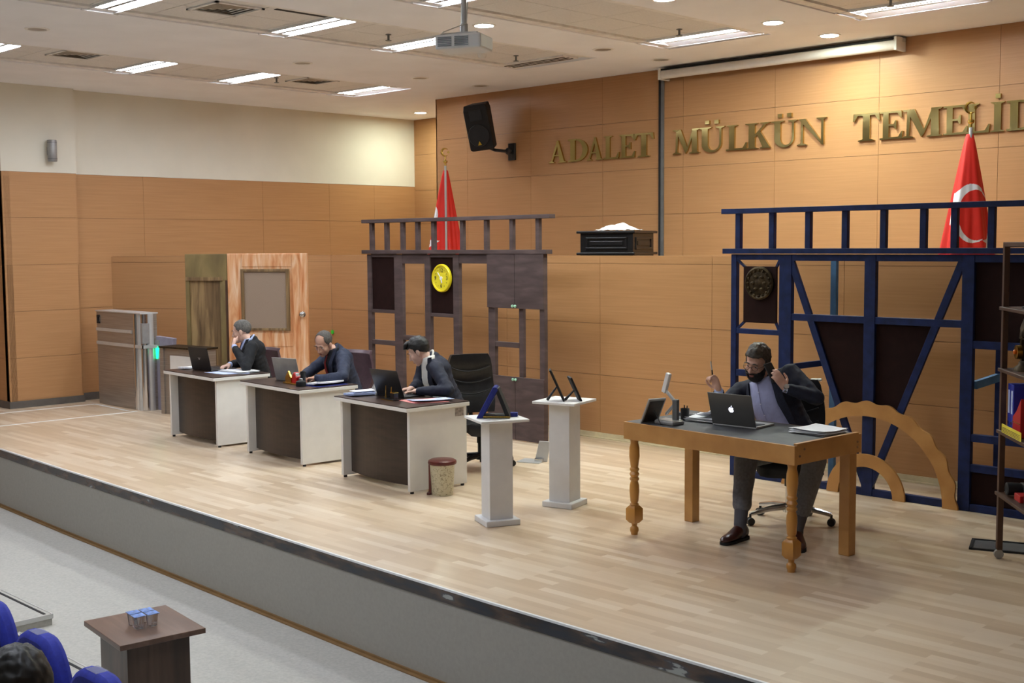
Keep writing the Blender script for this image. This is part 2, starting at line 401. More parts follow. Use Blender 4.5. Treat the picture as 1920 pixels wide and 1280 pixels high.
def person(label, J, face, look, skin='skin'):
    """J: world joints; face: (head centre, yaw, pitch, roll); look: clothing and hair"""
    root = V((J['pelvis'][0], J['pelvis'][1], J.get('floor', 0)))
    g = {k: (V(v) - root if isinstance(v, (tuple, list)) and len(v) == 3 and not isinstance(v[0], (tuple, list)) else v) for k, v in J.items()}
    Rm, hc = head_frame(V(face[0]) - root, rad(face[1]), rad(face[2]), rad(face[3]))
    H = lambda f, l, u: hc + Rm @ V((f, l, u))
    body = MB()
    # head
    E_ = lambda c, r, mbx=body: mbx.ell(H(*c), r, Rm, 20, 14)
    E_((-.014, 0, .036), (.098, .077, .09)); E_((.028, 0, -.03), (.066, .064, .088)); E_((.032, 0, -.083), (.05, .048, .034)); E_((.066, 0, -.103), (.021, .026, .018))
    E_((.078, 0, .022), (.018, .048, .012)); E_((.086, 0, -.012), (.012, .009, .028))
    body.cone(H(.092, 0, .004), .008, H(.110, 0, -.034), .0125); E_((.099, .012, -.04), (.012, .008, .008)); E_((.099, -.012, -.04), (.012, .008, .008))
    for s in (-1, 1):
        E_((.058, s*.042, -.028), (.026, .02, .024)); E_((-.004, s*.078, -.012), (.02, .009, .031)); E_((.002, s*.074, -.04), (.01, .007, .012))
    for s in (-1, 1): E_((.072, s*.031, .0065), (.0145, .0155, .0085)); E_((.071, s*.031, -.009), (.0135, .015, .006))
    E_((.086, 0, -.066), (.012, .024, .006)); E_((.084, 0, -.077), (.012, .021, .007))
    neck = g['neck']; body.cone(H(-.015, 0, -.06), .056, neck, .054)
    pelvis, LS, RS = g['pelvis'], g['LS'], g['RS']; sv = (LS - RS).normalized(); psv = V(J.get('hipdir', sv)).normalized()
    mid = pelvis.lerp(neck, .5)
    trunk(body, [(pelvis, .13, .08, psv), (pelvis.lerp(neck, .4), .12, .075, psv.lerp(sv, .5)), (pelvis.lerp(neck, .72), .12, .065, sv)])
    body.cone(RS, .042, LS, .042); body.cone(neck, .055, neck.lerp(pelvis, .16) - sv.cross((neck - pelvis).normalized())*.03, .06)
    for s in 'LR':
        body.cone(g[s+'S'], .048, g[s+'E'], .038); body.cone(g[s+'E'], .038, g[s+'W'], .026)
        hd = look['hands'][s]; add_hand(body, g[s+'W'], hd[0], hd[1], hd[2], hd[3], 1.0, 1.0, hd[4] if len(hd) > 4 else (40, 20))
        hip = pelvis + psv * (.09 if s == 'L' else -.09)
        body.cone(hip, .075, g[s+'K'], .05); body.cone(g[s+'K'], .05, g[s+'A'], .03)
        body.cone(g[s+'A'], .03, (g[s+'A'].x, g[s+'A'].y, .05), .022)
    o = remesh(body, 'person', .0054, skin, None, 2); o.location = root; tag(o, label, 'person')
    # face details
    for s in (-1, 1):
        m = MB(); m.ell(H(.0725, s*.031, -.001), (.0125, .0132, .0095), Rm, 14, 10); m.build('eye', 'eye', o, True)
        m = MB(); m.ell(H(.0822, s*.0305, -.0015), (.0042, .0058, .0058), Rm, 10, 8); m.build('iris', 'iris', o, True)
        m = MB(); m.tube([H(.094 - .25*abs(t_)**2*.6, s*(.032 + t_), .022 + .006*(1 - (t_/.02)**2)) for t_ in (-.02, -.01, 0, .01, .02)], [.003, .0048, .005, .004, .0022]); m.build('eyebrow', look.get('brow', look['hair']), o, True)
    m = MB(); m.ell(H(.0945, 0, -.0665), (.006, .02, .0042), Rm, 12, 8); m.ell(H(.0925, 0, -.076), (.006, .018, .005), Rm, 12, 8); m.build('lips', 'lip', o, True)
    # hair
    def shell(name, m, c, r, keep, thick, nz=0, nf=30):
        mb_ = MB(); NU, NV = 72, 48; mb_.ell((0, 0, 0), r, None, NU, NV); me = mb_.mesh(name)
        bm = bmesh.new(); bm.from_mesh(me); cv = V(c)
        bmesh.ops.delete(bm, geom=[v for v in bm.verts if not keep(v.co + cv)], context='VERTS')
        for v in bm.verts:
            nn = v.co.normalized(); v.co += nn * (nz * noise.noise(v.co*nf) + nz * .6 * noise.noise(v.co*nf*2.7))
            v.co = H(*(v.co + cv))
        bm.to_mesh(me); bm.free(); me.materials.append(M[m]); ob = link(name, me, o, 2)
        sd = ob.modifiers.new('t', 'SOLIDIFY'); sd.thickness = thick; sd.offset = -1; return ob
    hs = look['style']
    if hs == 'buzz': keep = lambda p: p.z > (.078 - .06*max(0, (.07 - p.x))/.07 if p.x > .0 else (.018 + p.x*.8 if abs(p.y) > .05 else .018 + p.x*1.0)) - (.03 if abs(p.y) > .062 and .0 < p.x < .05 else 0); hr = (.101, .080, .0925); th_ = .004; nz = .0006
    elif hs == 'balding': keep = lambda p: (p.z > (.045 + p.x*.9 if p.x < .03 else .09) - (.06 if abs(p.y) > .05 and p.x < .05 else 0) + (.0 if abs(p.y) > .045 else max(0, p.x*1.2))) ; hr = (.101, .081, .0925); th_ = .005; nz = .002
    elif hs == 'full': keep = lambda p: p.z > (.07 if p.x > .05 else (.0 + .055*max(0, p.x)/.05*1.2 if p.x > 0 else max(-.06, .0 + p.x*.7))) - (.045 if abs(p.y) > .064 and -.01 < p.x < .03 else 0); hr = (.108, .087, .107); th_ = .016; nz = .008
    elif hs == 'quiff': keep = lambda p: p.z > (.06 if p.x > .05 else (.005 + .05*max(0, p.x)/.05 if p.x > 0 else max(-.055, .0 + p.x*.7))) - (.03 if abs(p.y) > .066 and -.01 < p.x < .03 else 0); hr = (.108, .084, .105); th_ = .014; nz = .005
    else: keep = lambda p: p.z > (.065 if p.x > .05 else (.0 if p.x > 0 else max(-.075, p.x*.9))); hr = (.108, .088, .104); th_ = .014; nz = .005
    shell('hair', look['hair'], (-.014, 0, .036), hr, keep, th_, nz, 55 if hs == 'plain' else 30)
    if hs == 'quiff':
        m = MB(); m.ell(H(.07, 0, .105), (.042, .06, .026), Rm @ Matrix.Rotation(rad(25), 3, 'Y'), 20, 12); m.ell(H(.095, .0, .085), (.022, .055, .018), Rm, 18, 10); m.build('hair_front', look['hair'], o, True)
    if look.get('beard'):
        bk, bt, br, nzb = look['beard']
        kb = lambda p: p.z < -.022 - .02*max(0, min(1, (p.x - .02)/.06)) and not (abs(p.y) < .019 and -.084 < p.z < -.060 and p.x > .04) and not (p.z > -.05 and p.x > .085) and p.x > -.02
        shell('beard', bk, (.03, 0, -.05), br, kb, bt, nzb, 50)
    if look.get('glasses'):
        m = MB()
        for s in (-1, 1):
            m.tube([H(.104, s*.033 + .023*cos(2*PI*i/20), -.004 + .017*sin(2*PI*i/20)) for i in range(21)], .0016, 6); m.tube([H(.104, s*.056, .0), H(.06, s*.074, .004), H(.0, s*.082, .0)], .0014, 6)
        m.tube([H(.106, -.01, .0), H(.11, 0, .004), H(.106, .01, .0)], .0016, 6); m.build('spectacles', 'glass', o, True)
    # clothing
    fwd = sv.cross(V((0, 0, 1))); spine = (neck - pelvis)
    fw = (sv.cross(spine.normalized())).normalized()
    jk = MB(); wj = look.get('bulk', 1.0)
    c1, c2, c3 = pelvis.lerp(neck, .06), pelvis.lerp(neck, .42), pelvis.lerp(neck, .78)
    trunk(jk, [(c1 , .185*wj, .135*wj, psv), (c2, .172*wj, .128*wj, psv.lerp(sv, .5)), (c3, .185*wj, .118*wj, sv)])
    up_ = spine.normalized(); jk.cone(RS - fw*.01, .066, LS - fw*.01, .066); hc_ = neck.lerp(pelvis, .22) - fw*.03; jk.ell(hc_, (.165*wj, .112, .135), Matrix((sv, fw, up_)).transposed(), 20, 12)
    jk.cone(neck - fw*.022 - up_*.004, .066, hc_, .1)
    for s in 'LR': jk.cone(neck - fw*.015 - up_*.03, .055, g[s+'S'], .066)
    for s in 'LR':
        jk.cone(g[s+'S'], .072*wj**.5, g[s+'E'], .055); cu = g[s+'E'].lerp(g[s+'W'], .86 if look.get('cuffs') else .94); jk.cone(g[s+'E'], .056, cu, .041)
    remesh(jk, 'jacket', .0095, look['jacket'], o, 6, .0065, 15)
    # shirt front showing between the lapels
    ow = look.get('open', .3)
    if look.get('shirt'):
        sh = MB(); N = 12; rings = []
        for i in range(N + 1):
            k = i/N; c = neck.lerp(pelvis, -.07 + k*(.09 + look.get('vlen', .55))); up = spine.normalized(); ww = look['vw'](k)
            dep = (.055 + .078*min(1, k*2.6)) * wj + look.get('vout', .012); row = []
            for j in range(9):
                a = -1 + j/4; row.append(c + sv*(ww*a) + fw*(dep - .04*a*a*ww/.1))
            for j in range(8, -1, -1):
                a = -1 + j/4; row.append(c + sv*(ww*a) + fw*(dep - .06 - .04*a*a*ww/.1))
            rings.append(row)
        sh.ring_loft(rings)
        so = sh.build('shirt', look['shirt'], o, 2)
        m = MB()
        for i in range(2, N, 2):
            c = rings[i][4]; m.ell(c + fw*.001, (.005, .005, .005), None, 8, 6)
        m.build('buttons', 'white_metal', so, True)
        pl = MB(); pl.tube([r_[4] + fw*.0015 for r_ in rings], .004, 6); pl.build('placket', look['shirt'], so, True)
        col = MB(); nc = neck + V((0, 0, .018)) ; hb = (H(-.02, 0, -.06) - neck).normalized(); x_ = sv; y_ = hb.cross(x_).normalized() * -1
        for s in (-1, 1):
            col.tube([nc + (x_*cos(t_)*.061*s + (fw - hb*fw.dot(hb)).normalized()*sin(t_)*.062) + hb*(.006 - .014*max(0, sin(t_))) for t_ in [-PI/2 + i*PI/10 for i in range(11)]], [.010]*8 + [.011, .010, .008], 8)
        col.build('collar', look['shirt'], o, True)
        lp = MB()
        for s in (-1, 1):
            pts = [[rings[i][4] + sv*s*(look['vw'](i/N) + .002) + fw*(.004 - .035*look['vw'](i/N)/.1), rings[i][4] + sv*s*(look['vw'](i/N) + .052*sin(PI*(.22 + .75*i/N))) + fw*(-.002 - .05*look['vw'](i/N)/.1)] for i in range(0, N)]
            lp.ring_loft([[p_[0], p_[0] + fw*.008, p_[1] + fw*.006, p_[1] - fw*.004] for p_ in pts])
        lp.build('lapels', look['jacket'], o, True)
        if look.get('tie'):
            ti = MB(); ti.ring_loft([[rings[i][4] + sv*(w_*a) + fw*(.006 + b) for a, b in ((-1, 0), (0, .008), (1, 0), (0, -.004))] for i, w_ in [(1, .018), (2, .014), (4, .022), (7, .03), (10, .036), (11, .01)]]); ti.build('tie', look['tie'], o, True)
    if look.get('cuffs'):
        for s in 'LR':
            m = MB(); m.cone(g[s+'E'].lerp(g[s+'W'], .8), .034, g[s+'E'].lerp(g[s+'W'], .95), .033); m.build('shirt_cuff', look['cuffs'], o, True)
    if look.get('watch'):
        s = look['watch']; p = g[s+'E'].lerp(g[s+'W'], 1.0); d_ = (g[s+'W'] - g[s+'E']).normalized()
        m = MB(); m.cyl(p - d_*.009, p + d_*.009, .0335, .032, 20); nn = V(look['hands'][s][1]).normalized(); m.cyl(p + nn*.026, p + nn*.04, .02, .018, 16); m.build('wristwatch', 'chrome', o, True)
    if look.get('pocket'):
        p = neck.lerp(pelvis, .36) + sv*.115 + fw*.105; m = MB(); m.ell(p, (.028, .014, .016), Matrix((sv, fw, V((0, 0, 1)))).transposed(), 12, 8); m.build('pocket_square', look['pocket'], o, True)
    tr = MB(); hipc = pelvis
    tr.ell(hipc, (.17*wj, .13, .12), Matrix((psv, psv.cross(V((0, 0, 1))), V((0, 0, 1)))).transposed(), 20, 12)
    for s in 'LR':
        hip = pelvis + psv * (.09 if s == 'L' else -.09)
        tr.cone(hip, .1, g[s+'K'], .084); hem = g[s+'K'].lerp(g[s+'A'], look.get('hem', .86)); tr.cone(g[s+'K'], .084, hem, .067)
    remesh(tr, 'trousers', .0095, look['trouser'], o, 5, .004, 15)
    for s in 'LR':
        a, t_ = g[s+'A'], g[s+'T']; d_ = V((t_.x - a.x, t_.y - a.y, 0)).normalized(); sd_ = V((-d_.y, d_.x, 0))
        m = MB(); kk = a.lerp(g[s+'K'], .3); m.cone((a.x, a.y, .05), .042, (a.x, a.y, a.z), .045); m.cone((a.x, a.y, a.z), .045, (kk.x, kk.y, kk.z), .052); m.build('sock', 'sock', o, True)
        m = MB(); R = []
        heel = V((a.x, a.y, 0)) - d_*.075; L = .285
        for k, hw, hh in [(0, .022, .075), (.06, .034, .088), (.2, .038, .108), (.32, .039, .112), (.48, .043, .086), (.66, .049, .055), (.82, .046, .045), (.94, .034, .034), (1.0, .014, .018)]:
            c = heel + d_*(L*k); R.append([c + sd_*(hw*cos(q)) + V((0, 0, .014 + (hh*(.5 + .5*sin(q)) if sin(q) > -.99 else 0))) for q in [2*PI*j/18 for j in range(18)]])
        m.ring_loft(R); sh_ = m.build('shoe', look['shoe'], o, True)
        m = MB(); R = []
        for k, hw in [(-.01, .018), (.03, .034), (.2, .04), (.4, .04), (.55, .044), (.7, .05), (.85, .045), (.97, .03), (1.01, .012)]:
            c = heel + d_*(L*k); R.append([c + sd_*hw, c - sd_*hw, c - sd_*hw + V((0, 0, .02)), c + sd_*hw + V((0, 0, .02))])
        m.ring_loft(R)
        p = heel + d_*.04; m.box((p.x, p.y, .012), (.07, .06, .024), 0, math.atan2(d_.y, d_.x)); m.build('sole', 'blackm', sh_)
    return o
FLAT = (12, 20, 15); TYPE = (22, 38, 20); FIST = (75, 85, 55); HOLD = (35, 50, 35)
yw = lambda x, y: math.degrees(math.atan2(y, x))
# at the farthest desk
person('person in a black suit resting the chin on one fist at the farthest desk',
    dict(pelvis=(-11.45, 7.58, .53), neck=(-11.395, 7.41, 1.045), LS=(-11.235, 7.315, .985), RS=(-11.55, 7.50, .985), LE=(-11.12, 7.17, .79), LW=(-11.40, 7.20, 1.005),
         RE=(-11.62, 7.42, .79), RW=(-11.50, 7.20, .79), LK=(-11.15, 7.25, .53), RK=(-11.42, 7.40, .53), LA=(-11.2, 7.2, .1), RA=(-11.5, 7.35, .1), LT=(-11.3, 7.05, 0), RT=(-11.6, 7.2, 0), hipdir=(.86, -.5, 0)),
    ((-11.455, 7.34, 1.155), yw(-.72, -.69), 12, 0),
    dict(hair='hair_silver', style='buzz', jacket='suit_black', shirt='shirt_pale', vw=lambda k: .08*(1-k) + .016, vlen=.5, tie='tie_navy', cuffs='shirt_pale', trouser='trouser_dark', shoe='shoe_black', brow='hair_grey',
         hands=dict(L=((-.6, .35, .7), (-.3, -.9, .2), 1, FIST, (35, 10)), R=((.15, -.98, -.12), (0, 0, 1), -1, TYPE))), 'skin2')
# at the middle desk
person('balding person in a navy suit and dark red tie looking down at the middle desk',
    dict(pelvis=(-9.93, 7.64, .53), neck=(-9.865, 7.42, 1.025), LS=(-9.67, 7.365, .945), RS=(-10.05, 7.47, .935), LE=(-9.46, 7.20, .80), LW=(-9.71, 7.06, .787),
         RE=(-10.16, 7.30, .80), RW=(-10.0, 7.10, .787), LK=(-9.6, 7.25, .53), RK=(-9.9, 7.3, .53), LA=(-9.6, 7.3, .1), RA=(-9.9, 7.35, .1), LT=(-9.6, 7.1, 0), RT=(-9.95, 7.15, 0), hipdir=(.95, -.3, 0)),
    ((-9.905, 7.30, 1.105), yw(.30, -1), 30, -6),
    dict(hair='hair_grey', style='balding', jacket='suit_navy', shirt='shirt_dark', vw=lambda k: .075*(1-k*.8) + .01, vlen=.5, tie='tie_red', trouser='trouser_dark', shoe='shoe_black', bulk=1.08, watch='L',
         hands=dict(L=((-.9, -.35, -.05), (0, .1, 1), 1, HOLD), R=((.6, -.75, -.1), (0, 0, 1), -1, HOLD))), 'skin')
# at the nearest desk
person('person with thick black hair, white shirt and navy blazer typing at the nearest desk',
    dict(pelvis=(-8.26, 7.56, .53), neck=(-8.325, 7.34, 1.045), LS=(-8.145, 7.245, .97), RS=(-8.495, 7.415, .975), LE=(-7.90, 7.17, .80), LW=(-8.16, 7.03, .785),
         RE=(-8.50, 7.34, .80), RW=(-8.34, 7.13, .79), LK=(-8.0, 7.2, .53), RK=(-8.25, 7.3, .53), LA=(-8.05, 7.2, .1), RA=(-8.3, 7.35, .1), LT=(-8.15, 7.05, 0), RT=(-8.4, 7.2, 0), hipdir=(.9, -.43, 0)),
    ((-8.405, 7.265, 1.115), yw(-.80, -.60), 30, 0),
    dict(hair='hair_black', style='quiff', jacket='blazer', shirt='shirt_white', vw=lambda k: .105 - .02*k, vlen=.8, vout=.02, cuffs=None, trouser='trouser_dark', shoe='shoe_black', pocket='maroon',
         hands=dict(L=((-.88, -.42, -.12), (-.1, 0, 1), 1, TYPE), R=((-.5, -.85, -.1), (0, 0, 1), -1, TYPE))), 'skin2')
# at the varnished table
o4 = person('bearded person with glasses on the phone, raising a pen, at the varnished table',
    dict(pelvis=(-4.665, 7.63, .60), neck=(-4.87, 7.55, 1.072), LS=(-4.655, 7.53, 1.145), RS=(-5.08, 7.55, .985), LE=(-4.415, 7.49, 1.0), LW=(-4.565, 7.325, 1.07),
         RE=(-5.13, 7.34, .875), RW=(-5.04, 7.20, 1.03), LK=(-4.33, 7.33, .585), RK=(-4.83, 7.24, .565), LA=(-4.395, 7.22, .12), RA=(-4.765, 7.08, .12), LT=(-4.20, 6.97, 0), RT=(-4.77, 6.82, 0), hipdir=(1, -.05, 0)),
    ((-4.875, 7.445, 1.225), yw(.06, -1), 18, -9),
    dict(hair='hair_brown', style='full', jacket='blazer', shirt='shirt_lav', vw=lambda k: .10 + .05*k, vlen=.87, vout=.03, vtop=.10, cuffs='shirt_pale', trouser='trouser', shoe='shoe', glasses=True, watch='L', bulk=1.14, hem=.72,
         beard=('beard', .012, (.074, .072, .094), .004),
         hands=dict(L=((-.50, -.22, .80), (.62, -.62, .42), 1, [(6, 20, 14), (10, 22, 16), (14, 24, 18), (20, 28, 20)], (55, 25)), R=((-.35, -.1, .93), (.1, .95, .1), 1, [(30, 60, 40), (55, 75, 45), (40, 60, 40), (20, 35, 25)], (50, 10)))), 'skin')
t = thing('phone', 'black phone held to the ear of the bearded person', 'phone', (-4.675, 7.325, 1.172))
T = Matrix.Rotation(rad(-20), 4, 'Z') @ Matrix.Rotation(rad(-32), 4, 'Y') @ Matrix.Rotation(rad(10), 4, 'X')
m = MB(); m.bx(-.006, .006, -.036, .036, -.075, .075, 0, T); m.build('phone_body', 'black', t, False, .003)
m = MB(); m.bx(-.0075, -.006, -.033, .033, -.07, .07, 0, T); m.build('screen', 'lacq', t)
t = thing('pen', 'silver and black pen held up between the fingers of the bearded person', 'pen', (-5.085, 7.18, 1.145))
m = MB(); m.cyl((.006, 0, -.005), (.0, 0, .03), .005, .005); m.build('grip', 'black', t, True)
m = MB(); m.cyl((.0, 0, .03), (-.012, 0, .09), .005, .0045); m.build('barrel', 'alulight', t, True)
# spectator at the bottom frame edge
person('dark haired spectator seen from behind at the bottom frame edge',
    dict(floor=-.31, pelvis=(-2.80, 1.22, .20), neck=(-2.905, 1.195, .80), LS=(-3.085, 1.135, .75), RS=(-2.725, 1.295, .75), LE=(-3.12, 1.3, .45), LW=(-3.02, 1.52, .40),
         RE=(-2.62, 1.46, .45), RW=(-2.78, 1.62, .40), LK=(-3.0, 1.66, .18), RK=(-2.78, 1.74, .18), LA=(-3.02, 1.66, -.2), RA=(-2.8, 1.74, -.2), LT=(-3.08, 1.85, -.31), RT=(-2.86, 1.93, -.31), hipdir=(-.93, -.36, 0)),
    ((-2.94, 1.21, .972), yw(-.75, .66), 2, 0),
    dict(hair='hair_black', style='plain', jacket='suit_black', trouser='trouser_dark', shoe='shoe_black', hands=dict(L=((.5, .8, -.2), (0, 0, 1), 1, FLAT), R=((-.6, .8, -.2), (0, 0, 1), -1, FLAT))), 'skin')

# ------------------------------------------------------------------ room shell
ZC = 4.19
def panels(mb, O, ang, us, zs, th=.02, gap=.0035, back=.08):
    """veneer panels with open joints over a dark backing, along direction ang, facing local -y"""
    T = Matrix.Translation(V((O[0], O[1], 0))) @ Matrix.Rotation(ang, 4, 'Z'); g = gap / 2
    for a, b in zip(us, us[1:]):
        for c, d in zip(zs, zs[1:]):
            mb.bx(a + g, b - g, 0, th, c + g, d - g, 0, T)
    mb.bx(us[0], us[-1], th, th + back, zs[0], zs[-1], 1, T)
    return mb
ZS = [1.2, 1.84, 2.44, 3.0, 3.6, ZC]
mb = MB(); panels(mb, (0, 11.893), 0, [-13.31, -12.65, -11.4, -10.13, -8.86, -7.585, -6.316, -5.04, -3.77, -2.5, -1.2, 0, 1.3, 2.6], ZS)
mb.bx(-13.31, -13.29, 11.893, 13.6, 1.2, ZC, 0)
struct(mb.build('wall_back', ['panel', 'panel_dark']))
mb = MB(); panels(mb, (0, 13.58), 0, [-15.76, -14.6, -13.3], ZS)
struct(mb.build('wall_recess', ['panel', 'panel_dark']))
mb = MB(); panels(mb, (-15.76, 0), rad(90), [7.4, 8.547, 10.527, 11.78, 12.7, 13.6], [.08, .65, 1.26, 1.865, 2.48, 3.07])
mb.bx(-15.86, -15.755, 7.4, 13.6, 3.07, ZC, 2)
struct(mb.build('wall_left', ['panel', 'panel_dark', 'upper']))
mb = MB(); panels(mb, (-15.62, 0), rad(90), [6.5, 7.5], [.08, .65, 1.26, 1.865, 2.48, 3.07])
panels(mb, (0, 6.5), 0, [-16.5, -15.62], [.08, .65, 1.26, 1.865, 2.48, 3.07])
mb.bx(-16.5, -15.7, 6.6, 7.5, 0, 3.07, 0); mb.bx(-16.5, -15.615, 6.495, 7.5, 3.07, ZC, 2); mb.bx(-15.7, -15.62, 7.48, 7.5, .08, 3.07, 0)
struct(mb.build('wall_pillar', ['panel', 'panel_dark', 'upper']))
mb = MB(); mb.bx(-16.6, -16.45, -7, 6.5, -.61, 3.07, 0); mb.bx(-16.6, -16.45, -7, 6.5, 3.07, ZC, 1)
struct(mb.build('wall_side', ['panel', 'upper']))
mb = MB(); mb.bx(-15.75, -15.735, 7.5, 8.03, 0, .1); mb.bx(-15.61, -15.595, 6.48, 7.5, 0, .09); mb.bx(-15.74, -15.61, 7.5, 7.515, 0, .09)
mb.bx(-16.45, -15.6, 6.48, 6.5, 0, .09)
struct(mb.build('baseboard_left', 'base_grey'))
mb = MB(); panels(mb, (2.6, 0), rad(-90), [-13, -10, -7, -4, -1, 2, 5], [-.61, .65, 1.26, 1.865, 2.48, 3.07]); mb.bx(2.6, 2.7, -5, 13, 3.07, ZC, 2)
struct(MB().bx(-16.5, 2.7, -7.1, -7, -.61, ZC).build('wall_rear', mat('rear_wall_paint', 'a39a8e', .8)))
struct(mb.build('wall_right', ['panel', 'panel_dark', 'upper']))

# judges' bench front: a diagonal low wall in the corner and a long one parallel to the back wall
P0, P1 = V((-15.76, 8.029)), V((-13.187, 9.863)); dl = (P1 - P0).length; da = math.atan2(P1.y - P0.y, P1.x - P0.x)
BZ = [.0, .68, 1.235, 1.875, 1.957]
mb = MB(); panels(mb, P0, da, [0, 1.1, 2.2, dl], BZ)
panels(mb, (0, 9.863), 0, [-13.187, -12.4, -11.3, -9.85, -8.44, -6.99, -5.55, -4.1, -2.6, -1.2, .3, 2.6], BZ)
mb.bx(-13.15, 2.6, 9.865, 10.1, 1.93, 1.957, 0)
struct(mb.build('wall_bench', ['panel', 'panel_dark']))
mb = MB(); mb.bx(-13.1, 2.6, 9.842, 9.863, .012, .055); mb.bx(-13.1, 2.6, 9.80, 9.863, 0, .012)
struct(mb.build('baseboard_back', 'cream_trim'))
mb = MB()
poly = [(-15.7, 8.15), (-13.2, 9.95), (2.6, 9.95), (2.6, 11.9), (-13.28, 11.9), (-13.28, 13.58), (-15.7, 13.58)]
n = len(poly)
mb.add([(x, y, 1.1) for x, y in poly] + [(x, y, 1.2) for x, y in poly], [tuple(range(n))[::-1], tuple(range(n, 2*n))] + [(i, (i+1) % n, n + (i+1) % n, n + i) for i in range(n)])
struct(mb.build('floor_bench', 'laminate'))

# stage and hall floors
EDGE = [(-16.45, 5.25), (-12.63, 5.118), (-10.95, 5.04), (-9.62, 4.995), (-7.54, 4.915), (-6.09, 4.86), (-4.97, 4.832), (-3.5, 4.825), (2.6, 4.80)]
mb = MB(); poly = EDGE + [(2.6, 9.9), (-13.187, 9.9), (-15.76, 8.05), (-16.45, 8.05)]; n = len(poly)
mb.add([(x, y, -.06) for x, y in poly] + [(x, y, 0) for x, y in poly], [tuple(range(n))[::-1], tuple(range(n, 2*n))] + [(i, (i+1) % n, n + (i+1) % n, n + i) for i in range(n)])
struct(mb.build('floor_stage', 'laminate'))
def along(dy0, dy1, z0, z1):
    m = MB(); r = [[(x, y + dy0, z0), (x, y + dy1, z0), (x, y + dy1, z1), (x, y + dy0, z1)] for x, y in EDGE]
    return m.ring_loft(r)
struct(along(.0, .1, -.61, -.085).build('wall_front', 'riser'))
struct(along(-.006, .05, -.088, -.008).build('trim_1', 'torn'))
struct(along(-.010, .006, -.009, .004).build('trim_2', 'white_metal'))
struct(along(-.012, .02, -.61, -.588).build('baseboard_front', 'brown_trim'))
struct(along(-.04, .02, -.61, -.602).build('baseboard_foot', 'brown_trim'))
mb = MB(); mb.bx(-16.45, 2.6, -7, 5.3, -.75, -.61); struct(mb.build('floor', 'hall'))
def low_riser(name, x0, x1, y0, y1, z):
    m = MB(); m.bx(x0, x1, y0, y1, -.61, z); m.bx(x0, x1 + .006, y1 - .002, y1 + .008, z - .03, z + .003, 1); m.bx(x1 - .002, x1 + .008, y0, y1, z - .03, z + .003, 1)
    m.bx(x0, x1 - .03, y1 - .05, y1 - .03, z, z + .003, 2)
    struct(m.build(name, ['hall', 'alulight', 'blackm']))
low_riser('floor_riser', -12, -8.33, .5, 3.70, -.53)
low_riser('floor_step', -8.0, -6.66, 1.5, 3.32, -.5)
mb = MB(); mb.bx(-8, 2.6, -7, 1.62, -.61, -.31); struct(mb.build('floor_tier', 'hall'))

# ceiling: plaster bands, recessed tile strips
STR = [(-13.86, -12.6, 10.82), (-10.4, -9.12, 10.62), (-8.2, -6.9, 10.74), (-5.9, -4.6, 10.7), (-3.6, -2.3, 10.7)]
mb = MB(); xs = [-16.6] + [v for s in STR for v in s[:2]] + [2.7]
for a, b in zip(xs[::2], xs[1::2]): mb.bx(a, b, -7, 13.7, ZC, ZC + .12)
for a, b, y in STR: mb.bx(a, b, y, 13.7, ZC, ZC + .12); mb.bx(a, b, -7, -6, ZC, ZC + .12)
struct(mb.build('ceiling', 'plaster'))
for i, (a, b, y) in enumerate(STR):
    mb = MB(); w = (b - a - .24) / 2
    mb.bx(a - .05, b + .05, -6.05, y + .05, ZC + .036, ZC + .12, 1)
    mb.bx(a, a + .11, -6, y, ZC + .012, ZC + .06, 1); mb.bx(b - .11, b, -6, y, ZC + .012, ZC + .06, 1)
    yy = y - .02
    while yy > -5.6:
        for k in range(2): mb.bx(a + .12 + k*w + .004, a + .12 + (k+1)*w - .004, yy - .602, yy, ZC + .03, ZC + .06, 0)
        yy -= .61
    struct(mb.build('ceiling_strip', ['tile', 'tileframe']))

def ceil_light(x, y, label, lit=True, L=1.06, W=.25, ext=0):
    t = thing('ceiling_light', label, 'ceiling light', (x, y, ZC), 0, 'recessed strip lights')
    m = MB(); l, w = L/2, W/2
    m.bx(-l - .1, l, -w, w, .054, .06); m.bx(-l - .1, l, -w, -w + .008, .006, .06); m.bx(-l - .1, l + ext*.5, w + ext, w + ext + .008, -.002, .06); m.bx(l - .01, l, -w, w, .006, .06)
    if ext: m.add([(-l - .1, w, .05), (l + ext*.5, w, .05), (l + ext*.5, w + ext, .0), (-l - .1, w + ext, .0), (-l - .1, w, .056), (l + ext*.5, w, .056), (l + ext*.5, w + ext, .006), (-l - .1, w + ext, .006)], [(0, 1, 2, 3), (7, 6, 5, 4)])
    m.bx(-l - .12, -l - .1, -w - .05, w + .05, -.004, .06); m.bx(-l + .0, l - .02, -.024, .024, .012, .055, 1)
    m.build('housing', ['reflector', 'galv'], t)
    for s in (-1, 1):
        m = MB(); m.ring_loft([[(xx, s*.062 + .034*cos(2*PI*j/8), .034 + .016*sin(2*PI*j/8)) for j in range(8)] for xx in (-l + .02, l - .02)])
        m.build('tube', 'tube' if lit else 'reflector', t)
    return t
AX, BX, CX, DX, EX = -13.24, -9.76, -7.54, -5.24, -2.95
